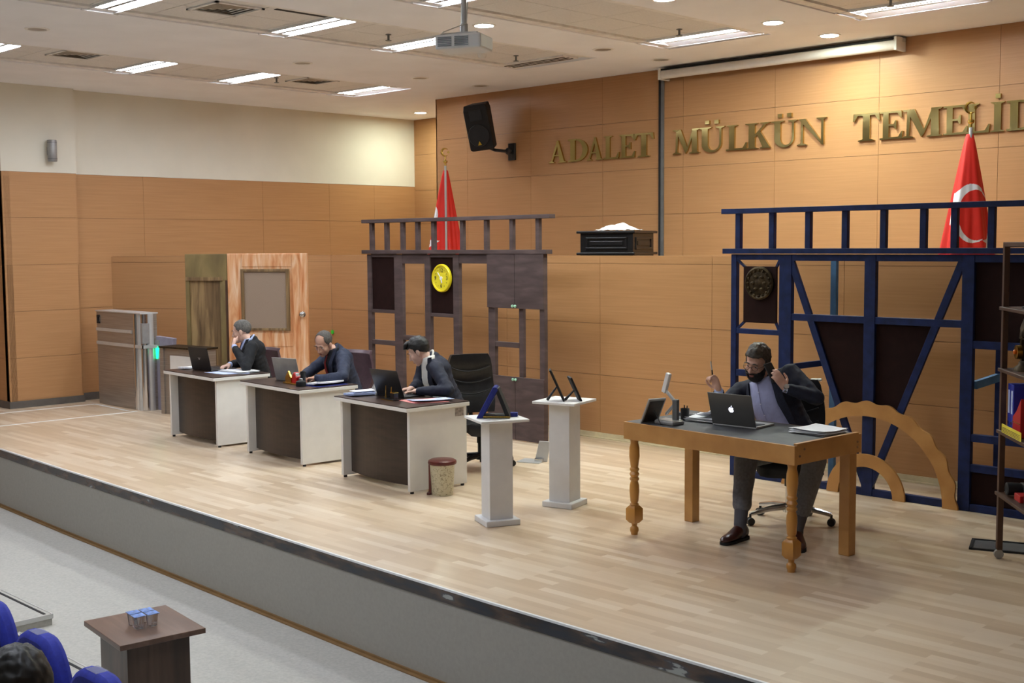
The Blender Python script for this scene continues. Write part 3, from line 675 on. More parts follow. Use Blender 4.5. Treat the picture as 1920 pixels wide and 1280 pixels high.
for x, y, lab in [
    (AX, 5.42, 'strip light cut by the frame edge above the white wall, outermost of its row'),
    (AX, 7.25, 'strip light above the grey wall sconce on the pillar'),
    (AX, 8.66, 'strip light in the outer row between two square air vents'),
    (AX, 10.54, 'last strip light of the outer row, nearest the lit corner downlight'),
    (BX, 5.27, 'strip light at the top frame edge beside the larger square vent'),
    (BX, 7.12, 'strip light next to the dark slot of a missing ceiling tile'),
    (BX, 8.53, 'strip light partly hidden behind the hanging projector'),
    (CX, 7.22, 'strip light at the top frame edge behind the projector pole'),
    (CX, 10.34, 'strip light above the left end of the projection screen case'),
    (DX, 10.40, 'twin strip light at the top frame edge above the lettering, nearest its end')]:
    ceil_light(x, y, lab, True, 1.06, .25, .17 if y > 10 else 0)
for k, (x, y) in enumerate([(AX, 2.4), (BX, 2.6), (BX, -.6), (CX, 3.2), (CX, .2), (DX, 2.4), (EX, 2.6)]):
    ceil_light(x, y, 'strip light over the audience seats')
def downlight(x, y, label, lit):
    t = thing('downlight', label, 'downlight', (x, y, ZC), 0, 'round ceiling downlights')
    MB().lathe([(.115, .0), (.115, -.006), (.092, -.008), (.088, .0), (.088, .0)], n=24).build('rim', 'white_metal', t, True)
    MB().lathe([(.0, -.003), (.088, -.003), (.088, .0), (0, .0)], n=24).build('lens', 'downlit' if lit else 'dullglass', t)
for x, y, lab, lit in [
    (-14.77, 12.87, 'lit round downlight in the far corner by the white wall', 1), (-8.52, 8.25, 'lit round downlight right behind the projector', 1),
    (-6.52, 10.17, 'lit round downlight above the letter N, farther from the wall', 1), (-6.52, 11.22, 'lit round downlight over the projection screen case', 1),
    (-6.54, 8.5, 'lit round downlight cut by the top frame edge', 1), (-11.6, 5.23, 'unlit round downlight between the two rows of strip lights, largest in view', 0),
    (-11.68, 8.39, 'unlit round downlight midway between a square vent and the missing tile', 0), (-11.73, 10.22, 'unlit round downlight just left of the projector, near the outer row end', 0),
    (-11.76, 11.31, 'unlit round downlight above the black loudspeaker', 0), (-8.68, 10.2, 'unlit round downlight right of the long slot air outlet', 0),
    (-8.7, 11.25, 'unlit round downlight above the end of the screen case', 0)]:
    downlight(x, y, lab, lit)
def vent(x, y, label, s=.5):
    t = thing('air_vent', label, 'air vent', (x, y, ZC + .022), 0, 'square ceiling air vents')
    m = MB(); h = s/2
    for a in range(4): m.box((0, h - .015, .0), (s, .03, .012), 0, 0, Matrix.Rotation(a*PI/2, 4, 'Z'))
    m.build('frame', 'tileframe', t)
    for k, q in enumerate((.235, .18, .125, .07)):
        m = MB()
        for a in range(4):
            T = Matrix.Rotation(a*PI/2, 4, 'Z')
            m.add([(-q, q, .022), (q, q, .022), (q - .055, q - .055, -.004), (-q + .055, q - .055, -.004)], [(0, 1, 2, 3)], 0, T)
            m.add([(-q, q, .025), (q, q, .025), (q - .055, q - .055, -.001), (-q + .055, q - .055, -.001)], [(3, 2, 1, 0)], 0, T)
        m.build('slat', 'vent', t)
    MB().bx(-h + .02, h - .02, -h + .02, h - .02, .03, .033).build('back_plate', 'ventdark', t)
vent(-9.62, 6.08, 'square air vent in the inner tile strip, beside the missing tile')
vent(-13.0, 6.3, 'square air vent above the white wall near the pillar')
vent(-13.02, 9.5, 'square air vent between the last two strip lights of the outer row')
MB().bx(-9.36, -9.2, 6.42, 6.98, ZC + .026, ZC + .034).build('tile_gap', 'ventdark').__setitem__('kind', 'structure')
t = thing('slot_diffuser', 'long slotted air outlet at the end of a tile strip, beyond the projector', 'air vent', (-9.85, 10.42, ZC + .01))
MB().bx(-.52, .5, -.13, .13, 0, .03).build('frame', 'tileframe', t)
for k in (-.07, .0, .07): MB().bx(-.49, .47, k - .013, k + .013, -.004, .001).build('slot', 'ventdark', t)
def sprinkler(x, y, z, label):
    t = thing('sprinkler', label, 'sprinkler', (x, y, z))
    m = MB(); m.cyl((0, 0, 0), (0, 0, -.06), .012); m.cyl((0, 0, -.06), (0, 0, -.066), .032); m.cyl((0, 0, 0), (0, 0, -.008), .03)
    m.build('head', 'galv', t)
sprinkler(-9.67, 8.01, ZC + .03, 'small sprinkler head left of the projector, beside a strip light')
sprinkler(-9.76, 9.95, ZC + .03, 'small sprinkler head near the slotted air outlet')
sprinkler(-7.46, 9.94, ZC + .03, 'small sprinkler head beside the strip light over the screen case')
sprinkler(-13.1, 9.0, ZC + .03, 'small sprinkler head between two outer strip lights')
sprinkler(-5.27, 10.1, ZC + .03, 'large looking sprinkler head above the twin strip light at the top edge')
t = thing('smoke_detector', 'round white smoke detector just below the projector', 'smoke detector', (-9.95, 9.6, ZC + .035))
MB().lathe([(.0, -.05), (.035, -.05), (.05, -.03), (.055, 0), (0, 0)]).build('dome', 'white_metal', t, True)

# ------------------------------------------------------------------ lettering on the back wall
def bar(x0, x1, z0, z1): return [(x0, z0), (x1, z0), (x1, z1), (x0, z1)]
def arc(cx, cz, rx, rz, a0, a1, n=14): return [(cx + rx*cos(rad(a0 + (a1-a0)*i/n)), cz + rz*sin(rad(a0 + (a1-a0)*i/n))) for i in range(n + 1)]
def sf(x0, x1, z, up):   # bracketed serif
    d = .055 if up else -.055
    return [(x0, z), (x1, z), (x1, z + d*.45), ((x0*.3 + x1*.7), z + d*1.3), ((x0*.7 + x1*.3), z + d*1.3), (x0, z + d*.45)]
def glyph(ch):
    # every outline fits a box 1 wide and 1 tall
    if ch == 'A': return [[(.12, .03), (.2, .03), (.52, .82), (.5, 1.0), (.47, 1.0)], [(.62, .03), (.88, .03), (.55, 1.0), (.45, 1.0)], bar(.26, .68, .3, .36), sf(0, .32, 0, 1), sf(.54, 1, 0, 1)]
    if ch == 'D': return [bar(.1, .34, 0, 1), arc(.4, .5, .6, .5, -90, 90, 18) + arc(.4, .5, .34, .43, 90, -90, 18), bar(.0, .42, 0, .07), bar(.0, .42, .93, 1)]
    if ch == 'L': return [bar(.14, .4, .02, .98), sf(.02, .56, 1, 0), [(0, 0), (.96, 0), (1, .28), (.94, .28), (.8, .08), (0, .06)]]
    if ch == 'E': return [bar(.13, .38, .02, .98), [(0, 0), (.96, 0), (1, .27), (.94, .27), (.8, .08), (0, .06)], [(0, 1), (.93, 1), (.95, .76), (.89, .76), (.76, .92), (0, .94)], [(.36, .47), (.6, .47), (.66, .36), (.72, .36), (.72, .66), (.66, .66), (.6, .54), (.36, .54)]]
    if ch == 'T': return [bar(.37, .63, .02, .98), sf(.2, .8, 0, 1), [(0, .72), (.06, .72), (.18, .92), (.82, .92), (.94, .72), (1, .72), (.97, 1), (.03, 1)]]
    if ch == 'M': return [[(.1, .03), (.17, .03), (.2, .95), (.12, .95)], [(.1, 1), (.3, 1), (.56, .2), (.48, 0)], [(.48, 0), (.55, .12), (.83, 1), (.74, 1)], [(.72, .03), (.92, .03), (.9, 1), (.72, 1)], sf(0, .28, 0, 1), sf(.62, 1, 0, 1), sf(0, .2, 1, 0), sf(.8, 1, 1, 0)]
    if ch == 'U': return [bar(.13, .36, .3, .98), bar(.8, .88, .3, .98), arc(.505, .32, .375, .34, 180, 360, 16) + arc(.58, .32, .22, .25, 360, 180, 16), sf(0, .5, 1, 0), sf(.66, 1, 1, 0), bar(.26, .42, 1.12, 1.27), bar(.62, .78, 1.12, 1.27)]
    if ch == 'K': return [bar(.13, .38, .02, .98), sf(0, .5, 0, 1), sf(0, .5, 1, 0), [(.36, .42), (.36, .52), (.78, .98), (.88, .98)], [(.46, .58), (.6, .66), (.98, .04), (.7, .04)], sf(.58, 1, 0, 1), sf(.6, .98, 1, 0)]
    if ch == 'N': return [bar(.13, .2, .03, .95), [(.04, 1), (.28, 1), (.9, 0), (.82, 0), (.8, .05)], bar(.82, .9, 0, .97), sf(0, .33, 0, 1), sf(.66, 1, 1, 0)]
    if ch == 'I': return [bar(.2, .8, .02, .98), sf(-.1, 1.1, 0, 1), sf(-.1, 1.1, 1, 0), bar(.3, .74, 1.12, 1.27)]
    if ch == 'R': return [bar(.1, .34, 0, 1), arc(.4, .73, .38, .27, -90, 90, 14) + arc(.4, .73, .16, .2, 90, -90, 14), [(.42, .46), (.6, .5), (1, .0), (.74, .0)], bar(0, .44, 0, .06), bar(0, .42, .94, 1)]
WORDS = [('A', -11.044, -10.73), ('D', -10.693, -10.361), ('A', -10.379, -10.1), ('L', -10.091, -9.837), ('E', -9.828, -9.58), ('T', -9.597, -9.288), ('M', -8.995, -8.602), ('U', -8.618, -8.246), ('L', -8.224, -7.938), ('K', -7.96, -7.625), ('U', -7.618, -7.281), ('N', -7.281, -6.916), ('T', -6.603, -6.288), ('E', -6.288, -6.03), ('M', -6.036, -5.603), ('E', -5.592, -5.342), ('L', -5.37, -5.116), ('I', -5.1, -4.985), ('D', -4.952, -4.63), ('I', -4.56, -4.44), ('R', -4.38, -4.05)]
NAMES = ['first gold letter A of ADALET on the wall', 'gold letter D of ADALET on the wall', 'second gold letter A of ADALET on the wall', 'gold letter L of ADALET on the wall', 'gold letter E of ADALET on the wall', 'gold letter T ending ADALET beside the dark cable duct',
  'shiny letter M starting the word MÜLKÜN', 'first dotted letter Ü of MÜLKÜN', 'shiny letter L of MÜLKÜN', 'shiny letter K of MÜLKÜN', 'second dotted letter Ü of MÜLKÜN', 'shiny letter N ending MÜLKÜN',
  'dark mirrored letter T starting TEMELİDİR', 'dark mirrored letter E beside the T of TEMELİDİR', 'dark mirrored letter M of TEMELİDİR', 'dark mirrored letter E before the L of TEMELİDİR', 'mirrored letter L behind the crescent flag finial', 'dotted mirrored letter İ after the L of TEMELİDİR', 'mirrored letter D of TEMELİDİR cut by the frame edge', 'dotted mirrored letter İ after the D of TEMELİDİR', 'mirrored letter R ending TEMELİDİR']
for (ch, a, b), lab in zip(WORDS, NAMES):
    m = MB(); W = b - a
    for i_, poly in enumerate(glyph(ch)): m.prism([(x * W, z * .29) for x, z in poly], .034, Matrix.Translation((0, -.0007 * i_, 0)))
    o = m.build('wall_letter', 'brass', None, False, 0, (a, 11.865, 3.152))
    tag(o, lab, 'letter', 'metal letters on the back wall', 'thing')
# ------------------------------------------------------------------ stage set frames
def part(name, parent, m, boxes, bevel=.003, X=0):
    mb = MB()
    for b in boxes: mb.bx(b[0] - X, b[1] - X, *b[2:])
    return mb.build(name, m, parent, False, bevel)
X = -10.0
t = thing('stage_scenery', 'dark brown open timber stage frame with a railing on top and a yellow clock', 'stage set', (X, 9.113, 0))
D = .05
for a, b, z1 in [(-11.466, -11.395, 1.98), (-10.966, -10.821, 1.98), (-10.425, -10.333, 1.98), (-9.947, -9.851, 1.98), (-9.386, -9.287, 1.985), (-8.622, -8.553, 1.985)]:
    part('post', t, 'brown_set', [(a, b, 0, D, 0, z1)], X=X)
part('post', t, 'brown_set', [(-8.932, -8.869, .01, D, .68, 1.42)], X=X)
part('rail', t, 'brown_set', [(-11.545, -8.51, -.02, D + .03, 1.985, 2.03)], X=X)
part('rail', t, 'brown_set', [(-11.54, -8.46, -.02, D + .02, 2.35, 2.392)], X=X)
for x in (-11.389, -11.11, -10.819, -10.554, -10.279, -9.801, -9.421, -9.032, -8.651):
    part('baluster', t, 'brown_set', [(x - .026, x + .026, 0, .045, 2.03, 2.35)], X=X)
part('panel', t, 'brown_board', [(-11.395, -10.966, .02, .035, 1.32, 1.96)], X=X)
part('panel', t, 'brown_board', [(-10.333, -9.947, .02, .035, 1.31, 1.96)], X=X)
for a, b, z0, z1 in [(-11.395, -10.966, 1.285, 1.325), (-10.333, -9.947, 1.275, 1.315), (-11.395, -10.966, 1.945, 1.985), (-10.821, -10.425, 1.872, 1.985), (-10.333, -9.947, 1.945, 1.985), (-9.851, -9.386, 1.88, 1.985),
                     (-11.395, -10.966, .905, .96), (-10.821, -10.425, .985, 1.04), (-9.287, -8.932, .99, 1.045), (-11.395, -10.966, .05, .1), (-10.821, -10.425, .05, .1), (-9.851, -9.386, .05, .1)]:
    part('crossbar', t, 'brown_set', [(a, b, .004, .046, z0, z1)], X=X)
for z0, z1, kz in [(1.41, 1.985, 1.435), (.01, .682, .655)]:
    for a, b, kx in [(-9.388, -8.972, -8.99), (-8.968, -8.551, -8.95)]:
        d = part('cabinet_door', t, 'brown_set', [(a, b, -.016, .004, z0, z1)], X=X)
        m = MB(); m.ell((kx - X, -.03, kz), (.017, .012, .017)); k = m.build('knob', mat('pale_green_knob', '9fd0b4', .3, var=0), d, True); k['label'] = 'pale green round knob'

# yellow clock on the brown frame
t = thing('wall_clock', 'round yellow clock hung on the dark brown stage frame', 'clock', (-10.12, 9.125, 1.713))
R90 = Matrix.Rotation(rad(90), 4, 'X')
MB().lathe([(0, 0), (.145, 0), (.158, .012), (.158, .03), (.148, .042), (.135, .04), (.13, .028), (0, .028)], n=40, T=R90).build('case', 'yellow', t, True)
MB().lathe([(0, .028), (.131, .028), (.131, .030), (0, .030)], n=40, T=R90).build('dial', 'lampblue', t)
def text_mesh(body, size):
    cu = bpy.data.curves.new('numeral', 'FONT'); cu.body = body; cu.size = size; cu.align_x = 'CENTER'; cu.align_y = 'CENTER'; cu.extrude = .001
    o = bpy.data.objects.new('numeral', cu); COL.objects.link(o); dg = bpy.context.evaluated_depsgraph_get(); dg.update()
    me = bpy.data.meshes.new_from_object(o.evaluated_get(dg)); bpy.data.objects.remove(o)
    me.transform(Matrix.Rotation(rad(90), 4, 'X')); return me
for b, x, z in [('12', 0, .088), ('3', .095, 0), ('6', 0, -.088), ('9', -.095, 0)]:
    me = text_mesh(b, .062); me.materials.clear(); me.materials.append(M['blackm']); o = link('numeral', me, t, loc=(x, -.0325, z))
m = MB()
for k in range(12):
    if k % 3: m.box((.1*sin(k*PI/6), -.0315, .1*cos(k*PI/6)), (.008, .002, .008))
m.build('tick_marks', 'blackm', t)
for a, L, w in ((-40, .085, .006), (165, .055, .009)):
    m = MB(); T = Matrix.Translation((0, -.036, 0)) @ Matrix.Rotation(rad(a), 4, 'Y'); m.bx(-w, w, -.001, .001, -.015, L, 0, T); m.build('clock_hand', 'white_metal', t)
m = MB(); m.lathe([(0, .03), (.02, .03), (.02, .039), (0, .039)], T=R90); m.build('hub', 'white_metal', t)

# navy frame
X = -4.85; Y = 9.04
t = thing('stage_scenery', 'navy blue open stage frame with diagonal bars, scalloped wooden arches and a railing', 'stage set', (X, Y, 0))
for a, b in [(-6.203, -6.147), (-5.708, -5.587), (-4.906, -4.807), (-4.086, -3.99), (-3.43, -3.36)]:
    part('post', t, 'blue_set', [(a, b, 0, D, 0 if b > -5 or a < -6 else 0, 1.985)], X=X)
part('rail', t, 'blue_set', [(-6.285, -3.28, -.02, D + .03, 1.99, 2.035)], X=X)
part('rail', t, 'blue_set', [(-6.30, -3.27, -.02, D + .02, 2.342, 2.386)], X=X)
for x in (-6.137, -5.792, -5.437, -5.093, -4.751, -4.412, -4.16, -3.871, -3.55):
    part('baluster', t, 'blue_set', [(x - .026, x + .026, 0, .045, 2.035, 2.345)], X=X)
for a, b, z0, z1 in [(-6.147, -5.708, 1.935, 1.985), (-5.587, -4.906, 1.93, 1.985), (-4.807, -4.086, 1.93, 1.985), (-3.99, -3.43, 1.925, 1.985), (-6.147, -5.708, 1.283, 1.328), (-6.147, -5.708, .905, .962),
                     (-5.587, -4.906, 1.42, 1.478), (-4.807, -4.086, 1.42, 1.478), (-6.147, -5.708, .0, .06), (-5.587, -4.906, 0, .06), (-4.807, -4.086, 0, .06), (-3.99, -3.43, 0, .06),
                     (-3.99, -3.43, 1.265, 1.325), (-3.99, -3.43, .545, .605), (-3.99, -3.43, .31, .37)]:
    part('crossbar', t, 'blue_set', [(a, b, .004, .046, z0, z1)], X=X)
for xt, in ((-5.60,), (-4.092,)):
    m = MB(); m.beam((xt - X, .02, 1.93), (-4.857 - X, .02, .03), .06, .03, 0, (0, 1, 0)); m.build('diagonal_bar', 'blue_set', t, False, .003)
def v_x(z, s): # edge of the V between the diagonals at height z
    k = (1.93 - z) / 1.9; return (-5.60 + .743*k) if s < 0 else (-4.092 - .765*k)
for s, c in ((-1, -4.906), (1, -4.807)):
    m = MB(); p = [(v_x(1.45, s) - X, 1.45), (c - X, 1.45), (c - X, .7), (v_x(.7, s) - X, .7)]
    m.prism(p, .01, Matrix.Translation((0, .03, 0))); m.build('panel', 'brown_board', t)
part('panel', t, 'brown_board', [(-3.99, -3.43, .03, .04, 1.32, 1.93)], X=X)
part('panel', t, 'brown_board', [(-3.99, -3.43, .03, .04, .06, .315)], X=X)
def arch(r0, r1, lobes, amp):
    m = MB(); c = -4.857 - X; N = 192; out = []; inn = []
    for i in range(N + 1):
        a = PI * i / N; R = r1 + amp * cos(a * lobes) if lobes else r1
        out.append((c + R*cos(a), .0 + max(0, R*sin(a)) + .001)); inn.append((c + r0*cos(a), .0 + r0*sin(a)))
    ring = []
    for i in range(N + 1): ring.append([(out[i][0], -.03, out[i][1]), (out[i][0], -.008, out[i][1]), (inn[i][0], -.008, inn[i][1]), (inn[i][0], -.03, inn[i][1])])
    m.ring_loft(ring); return m
arch(.665, .78, 24, .011).build('arch', 'oak', t)['label'] = 'large scalloped wooden half ring'
arch(.245, .35, 0, 0).build('arch', 'oak', t)['label'] = 'small plain wooden half ring'
# rear braces
part('brace', t, 'blue_light', [(-5.375, -5.32, .28, .32, 0, 1.95)], X=X)
part('brace', t, 'blue_set', [(-3.93, -3.88, .28, .32, 0, 1.5)], X=X)
m = MB(); m.beam((-5.587 - X, .05, 1.02), (-5.34 - X, .3, 1.06), .04, .05); m.build('brace', 'blue_set', t)
m = MB(); m.beam((-3.99 - X, .05, .98), (-3.9 - X, .3, 1.03), .04, .06); m.build('brace', 'blue_light', t)['label'] = 'pale blue worn brace'
m = MB(); m.beam((-5.34 - X, .3, .0), (-5.34 - X, .05, .02), .04, .04); m.build('brace', 'blue_set', t)
part('hanging_board', t, 'brown_board', [(-6.072, -5.733, .0, .02, 1.385, 1.88)], X=X)
for a, b in [((-6.147, 1.94), (-6.06, 1.87)), ((-5.708, 1.94), (-5.745, 1.87)), ((-6.147, 1.32), (-6.06, 1.395)), ((-5.708, 1.32), (-5.745, 1.395))]:
    m = MB(); m.beam((a[0] - X, .015, a[1]), (b[0] - X, .015, b[1]), .02, .02, 0, (0, 1, 0)); m.build('corner_bar', 'blue_set', t)
t = thing('medallion', 'round embossed bronze medallion on the small board of the navy frame', 'plaque', (-5.9, 9.04, 1.733))
MB().lathe([(0, 0), (.13, 0), (.145, .008), (.145, .02), (.13, .03), (.118, .022), (.105, .018), (.09, .026), (.06, .02), (.03, .03), (0, .034)], n=40, T=R90).build('disc', 'bronze', t, True)
m = MB()
for k in range(16): a = k*PI/8; m.ell((.112*cos(a), -.026, .112*sin(a)), (.012, .008, .012), None, 8, 6)
for k in range(6): a = k*PI/3; m.ell((.06*cos(a), -.026, .06*sin(a)), (.022, .01, .016), None, 8, 6)
m.build('relief', 'bronze', t, True)

# ------------------------------------------------------------------ prop door in front of the diagonal low wall
th = math.atan2(.607, .853)
t = thing('prop_doorway', 'orange stained prop door with a woven rattan window and silver knob', 'door', (-13.268, 8.311, 0), th, None); t['kind'] = 'thing'
m = MB(); m.bx(.0, 1.045, 0, .05, 0, 1.995); m.build('door_leaf', 'doorlight', t, False, .004)
for a, b, z0, z1 in [(.0, .19, .0, 1.99), (.85, .95, .0, 1.99), (.19, .85, 1.82, 1.99), (.19, .85, .82, 1.0)]:
    m = MB(); m.bx(a + .004, b - .004, -.006, .0, z0 + .01, z1 - .004); m.build('stile', 'doorlight', t, False, .003)
for a, b, z0, z1 in [(.185, .225, 1.03, 1.80), (.775, .82, 1.03, 1.80), (.225, .775, 1.765, 1.80), (.225, .775, 1.03, 1.06)]:
    m = MB(); m.bx(a, b, -.03, -.006, z0, z1); m.build('window_frame', 'doordark', t, False, .004)
m = MB(); m.bx(.225, .775, -.012, -.004, 1.06, 1.765); m.build('rattan_screen', 'rattan', t)
m = MB(); m.lathe([(0, 0), (.035, 0), (.035, .01), (.014, .014), (.014, .035), (.03, .045), (.033, .06), (.022, .072), (0, .075)], (0, 0, 0), 20, 0, Matrix.Translation((.985, 0, 1.235)) @ R90); m.build('knob', 'chrome', t, True)
t = thing('plank_screen', 'dark olive stained plank screen standing beside the orange prop door', 'stage set', (-13.268, 8.311, 0), th)
W = .56
m = MB(); m.bx(-W, -.03, .02, .045, 0, 1.66); m.build('plank_panel', 'doordark', t)
m = MB(); m.bx(-W, -.005, -.005, .05, 1.66, 1.99); m.build('header_board', 'doorolive', t, False, .004)
m = MB(); m.bx(-W, -.06, -.015, -.004, 1.655, 1.70); m.build('ledge', 'doordark', t)
for a, b in [(-W, -W + .05), (-.1, -.03)]:
    m = MB(); m.bx(a, b, -.004, .05, 0, 1.66); m.build('post', 'doorolive', t, False, .003)
m = MB(); m.bx(-.028, -.004, -.002, .05, 0, 1.66); m.build('edge_strip', 'shelfwood', t)

# ------------------------------------------------------------------ steel gate by the wall
t = thing('speed_gate', 'tall brushed steel gate cabinet with chrome end columns near the wall', 'gate', (-15.3, 7.56, 0))
m = MB(); m.bx(0, .98, 0, .22, 0, 1.235); m.build('cabinet', 'steel', t, False, .006)
m = MB(); m.bx(-.01, 1.2, -.012, .24, 1.235, 1.252); m.build('cap', 'alulight', t, False, .004)
for z, x1 in ((1.0, .95), (.82, 1.24)):
    m = MB(); m.bx(.0, x1, -.012, .0, z - .02, z + .02)
    if x1 > 1: m.bx(1.228, 1.24, -.012, .22, z - .02, z + .02)
    m.build('trim_band', 'alulight', t)
m = MB(); m.bx(.04, .075, -.02, -.002, 1.08, 1.19); m.bx(.075, .10, -.02, -.002, 1.165, 1.19); m.bx(.075, .10, -.02, -.002, 1.08, 1.1); m.build('bracket', 'blackm', t)
for k, (x, y, r) in enumerate([(1.03, .03, .045), (1.11, .035, .04), (1.17, .06, .05), (1.18, .13, .045)]):
    m = MB(); m.cyl((x, y, 0), (x, y, 1.235), r, r, 20); m.build('column', 'chrome' if k % 2 == 0 else 'alulight', t, True)
m = MB(); m.bx(1.0, 1.2, .1, .22, 0, 1.235); m.build('end_post', 'steel', t, False, .005)
m = MB(); m.bx(1.17, 1.222, .0, .1, .86, 1.12); m.build('reader_panel', 'silver', t, False, .004)
t = thing('gate_flap', 'lilac grey barrier flap with a glowing green light beside the steel gate', 'gate', (-14.10, 7.76, 0), rad(12))
m = MB(); m.prism([(0, 0), (.22, 0), (.32, .93), (0, .95)], .06); m.build('flap_panel', 'lilac', t, False, .006)
m = MB(); m.prism([(-.005, .82), (.06, .82), (.035, .66), (.005, .66)], .01, Matrix.Translation((0, -.012, 0))); m.build('indicator', 'greenled', t)
m = MB(); m.bx(-.005, .06, -.012, .0, .83, .9); m.build('indicator_housing', 'silver', t)
t = thing('gate_cabinet', 'bronze toned low gate cabinet with a white panel, just behind the first desk', 'gate', (-13.62, 7.62, 0), rad(8))
m = MB(); m.bx(-.12, -.05, 0, .3, 0, .84); m.build('end_post', 'steel', t, False, .004)
m = MB(); m.bx(-.05, .62, .02, .28, 0, .83); m.build('cabinet', 'steel', t, False, .004)
m = MB(); m.bx(-.13, .64, -.01, .3, .83, .85); m.build('cap', 'bronze', t, False, .003)
m = MB(); m.bx(.07, .56, .01, .02, .30, .74); m.build('white_panel', 'off', t)
def tape(p, label):
    m = MB()
    for a, b in zip(p, p[1:]): m.beam((*a, .0015), (*b, .0015), .04, .003, 0)
    tag(m.build('floor_tape', 'white'), label, 'floor tape', 'white tape on the stage floor', 'thing')
tape([(-15.33, 5.3), (-15.25, 7.47), (-14.29, 7.44)], 'white tape line along the grey wall skirting and gate base')
tape([(-14.2, 5.3), (-14.16, 7.5)], 'white tape line crossing the bare floor from the gate end')

# ------------------------------------------------------------------ wall sconce, loudspeaker, screen, duct, projector
t = thing('wall_sconce', 'small grey cylinder wall lamp on the cream pillar', 'wall lamp', (-15.615, 7.14, 3.35))
MB().bx(0, .05, -.03, .03, -.05, .05).build('bracket', 'galv', t)
MB().lathe([(.0, -.14), (.055, -.14), (.06, -.13), (.06, .13), (.055, .14), (0, .14)], (.09, 0, 0)).build('lamp_body', 'silver', t, True)
for z in (-.105, .105): MB().lathe([(.0, z - .004), (.062, z - .004), (.062, z + .004), (0, z + .004)], (.09, 0, 0)).build('band', 'galv', t, True)

t = thing('loudspeaker', 'black loudspeaker tilted down on a bracket on the veneer wall', 'loudspeaker', (-11.95, 11.50, 3.68))
T = Matrix.Rotation(rad(28), 4, 'Z') @ Matrix.Rotation(rad(14), 4, 'X') @ Matrix.Rotation(rad(-6), 4, 'Y')
m = MB(); pr = [(-.17, -.15), (.17, -.15), (.13, .15), (-.13, .15)]
rings = [[T @ V((x*k, y*k2, z)) for x, y in pr] for z, k, k2 in ((-.31, .88, .7), (-.29, 1, .9), (.24, 1, 1), (.31, .92, .9))]
m.ring_loft(rings); m.build('cabinet', 'blackm', t, False, .012)
TF = T @ Matrix.Translation((0, -.148, 0)) @ R90
m = MB(); m.lathe([(0, .0), (.14, .0), (.15, .012), (.145, .02), (.12, .014), (.05, .03), (0, .034)], (0, -.1, 0), 28, 0, TF); m.build('woofer_grille', 'black', t, True)
m = MB(); m.bx(-.09, .09, -.158, -.146, .1, .24, 0, T); m.build('tweeter_horn', 'black', t, False, .006)
m = MB(); m.prism([(-.028, -.025), (.028, -.025), (0, .028)], .004, T @ Matrix.Translation((0, -.186, -.2))); m.build('badge', mat('yellow_badge', 'c8a020', .4, var=0), t)
m = MB(); a = T @ V((.05, .05, -.31)); m.tube([a, (a.x + .05, a.y + .05, a.z - .03), (a.x + .18, .25, -.33), (a.x + .2, .38, -.33)], .022); m.build('arm', 'black', t, True)
m = MB(); m.bx(a.x + .14, a.x + .26, .355, .39, -.45, -.22); m.ell((a.x + .2, .3, -.33), (.05, .04, .05)); m.build('wall_plate', 'black', t, False, .004)

t = thing('projection_screen', 'rolled up white projection screen case along the top of the wall', 'projection screen', (-9.08, 11.74, 4.1))
m = MB(); m.ring_loft([[V((x, .055*cos(a), .055*sin(a))) for a in [2*PI*j/18 for j in range(18)]] for x in (0.02, 3.04)]); m.build('case', 'scrollwhite', t, True)
m = MB(); m.bx(0, .03, -.065, .14, -.065, .075); m.build('end_cap', 'off', t, False, .004)
m = MB(); m.bx(3.03, 3.06, -.065, .14, -.065, .075); m.build('end_cap', 'off', t, False, .004)
m = MB(); m.bx(.0, 3.06, .06, .14, .03, .085); m.build('mounting_rail', 'galv', t)
m = MB(); m.bx(0, 3.0, -.045, .0, .045, .06); m.build('rail_slot', 'blackm', t)
t = thing('cable_duct', 'dark vertical cable duct running down the veneer wall', 'cable duct', (-9.18, 11.87, 1.2))
m = MB(); m.bx(-.035, .035, 0, .022, 0, 2.98); m.build('duct', 'galv', t)
m = MB(); m.bx(-.03, -.004, -.008, 0, 0, 2.985); m.build('cable', 'blackm', t)

t = thing('projector', 'white projector hanging from the ceiling on a pole', 'projector', (-5.57, 5.22, 3.33), rad(26))
m = MB(); m.bx(-.15, .15, -.115, .115, -.045, .045); m.build('body', 'white', t, False, .012)
m = MB(); m.bx(-.152, -.149, -.095, .095, -.03, .03); m.build('connector_panel', 'galv', t)
m = MB()
for y in (-.07, -.03, .01, .05): m.bx(-.156, -.15, y, y + .025, -.022, .0)
m.bx(-.155, -.15, .07, .09, .0, .022); m.build('sockets', 'blackm', t)
for x0 in (-.13, -.02):
    m = MB()
    for k in range(6): m.bx(x0, x0 + .09, -.118, -.114, -.028 + k*.01, -.022 + k*.01)
    m.build('vent', 'galv', t)
m = MB(); m.cyl((.08, .1, 0), (.08, .135, 0), .035, .035, 20); m.build('lens', 'black', t, True)
m = MB(); m.cyl((0, 0, .045), (0, 0, .86), .019, .019, 14); m.build('pole', 'alulight', t, True)
m = MB(); m.box((0, 0, .055), (.1, .08, .02)); m.cyl((0, 0, .05), (0, 0, .12), .026); m.cyl((0, 0, .845), (0, 0, .86), .06, .06, 20); m.build('mount', 'alulight', t, False, .003)
m = MB()
for k in range(4): m.beam((0, 0, .07), (.12*(-1)**k, .09*(-1)**(k//2), .05), .012, .006)
m.build('bracket_arms', 'alulight', t)
m = MB(); m.tube([(.02, .0, .86), (.03, .01, .4), (.025, -.02, .12), (-.1, -.1, .06), (-.16, -.03, 0)], .004); m.build('cable', 'off', t, True)

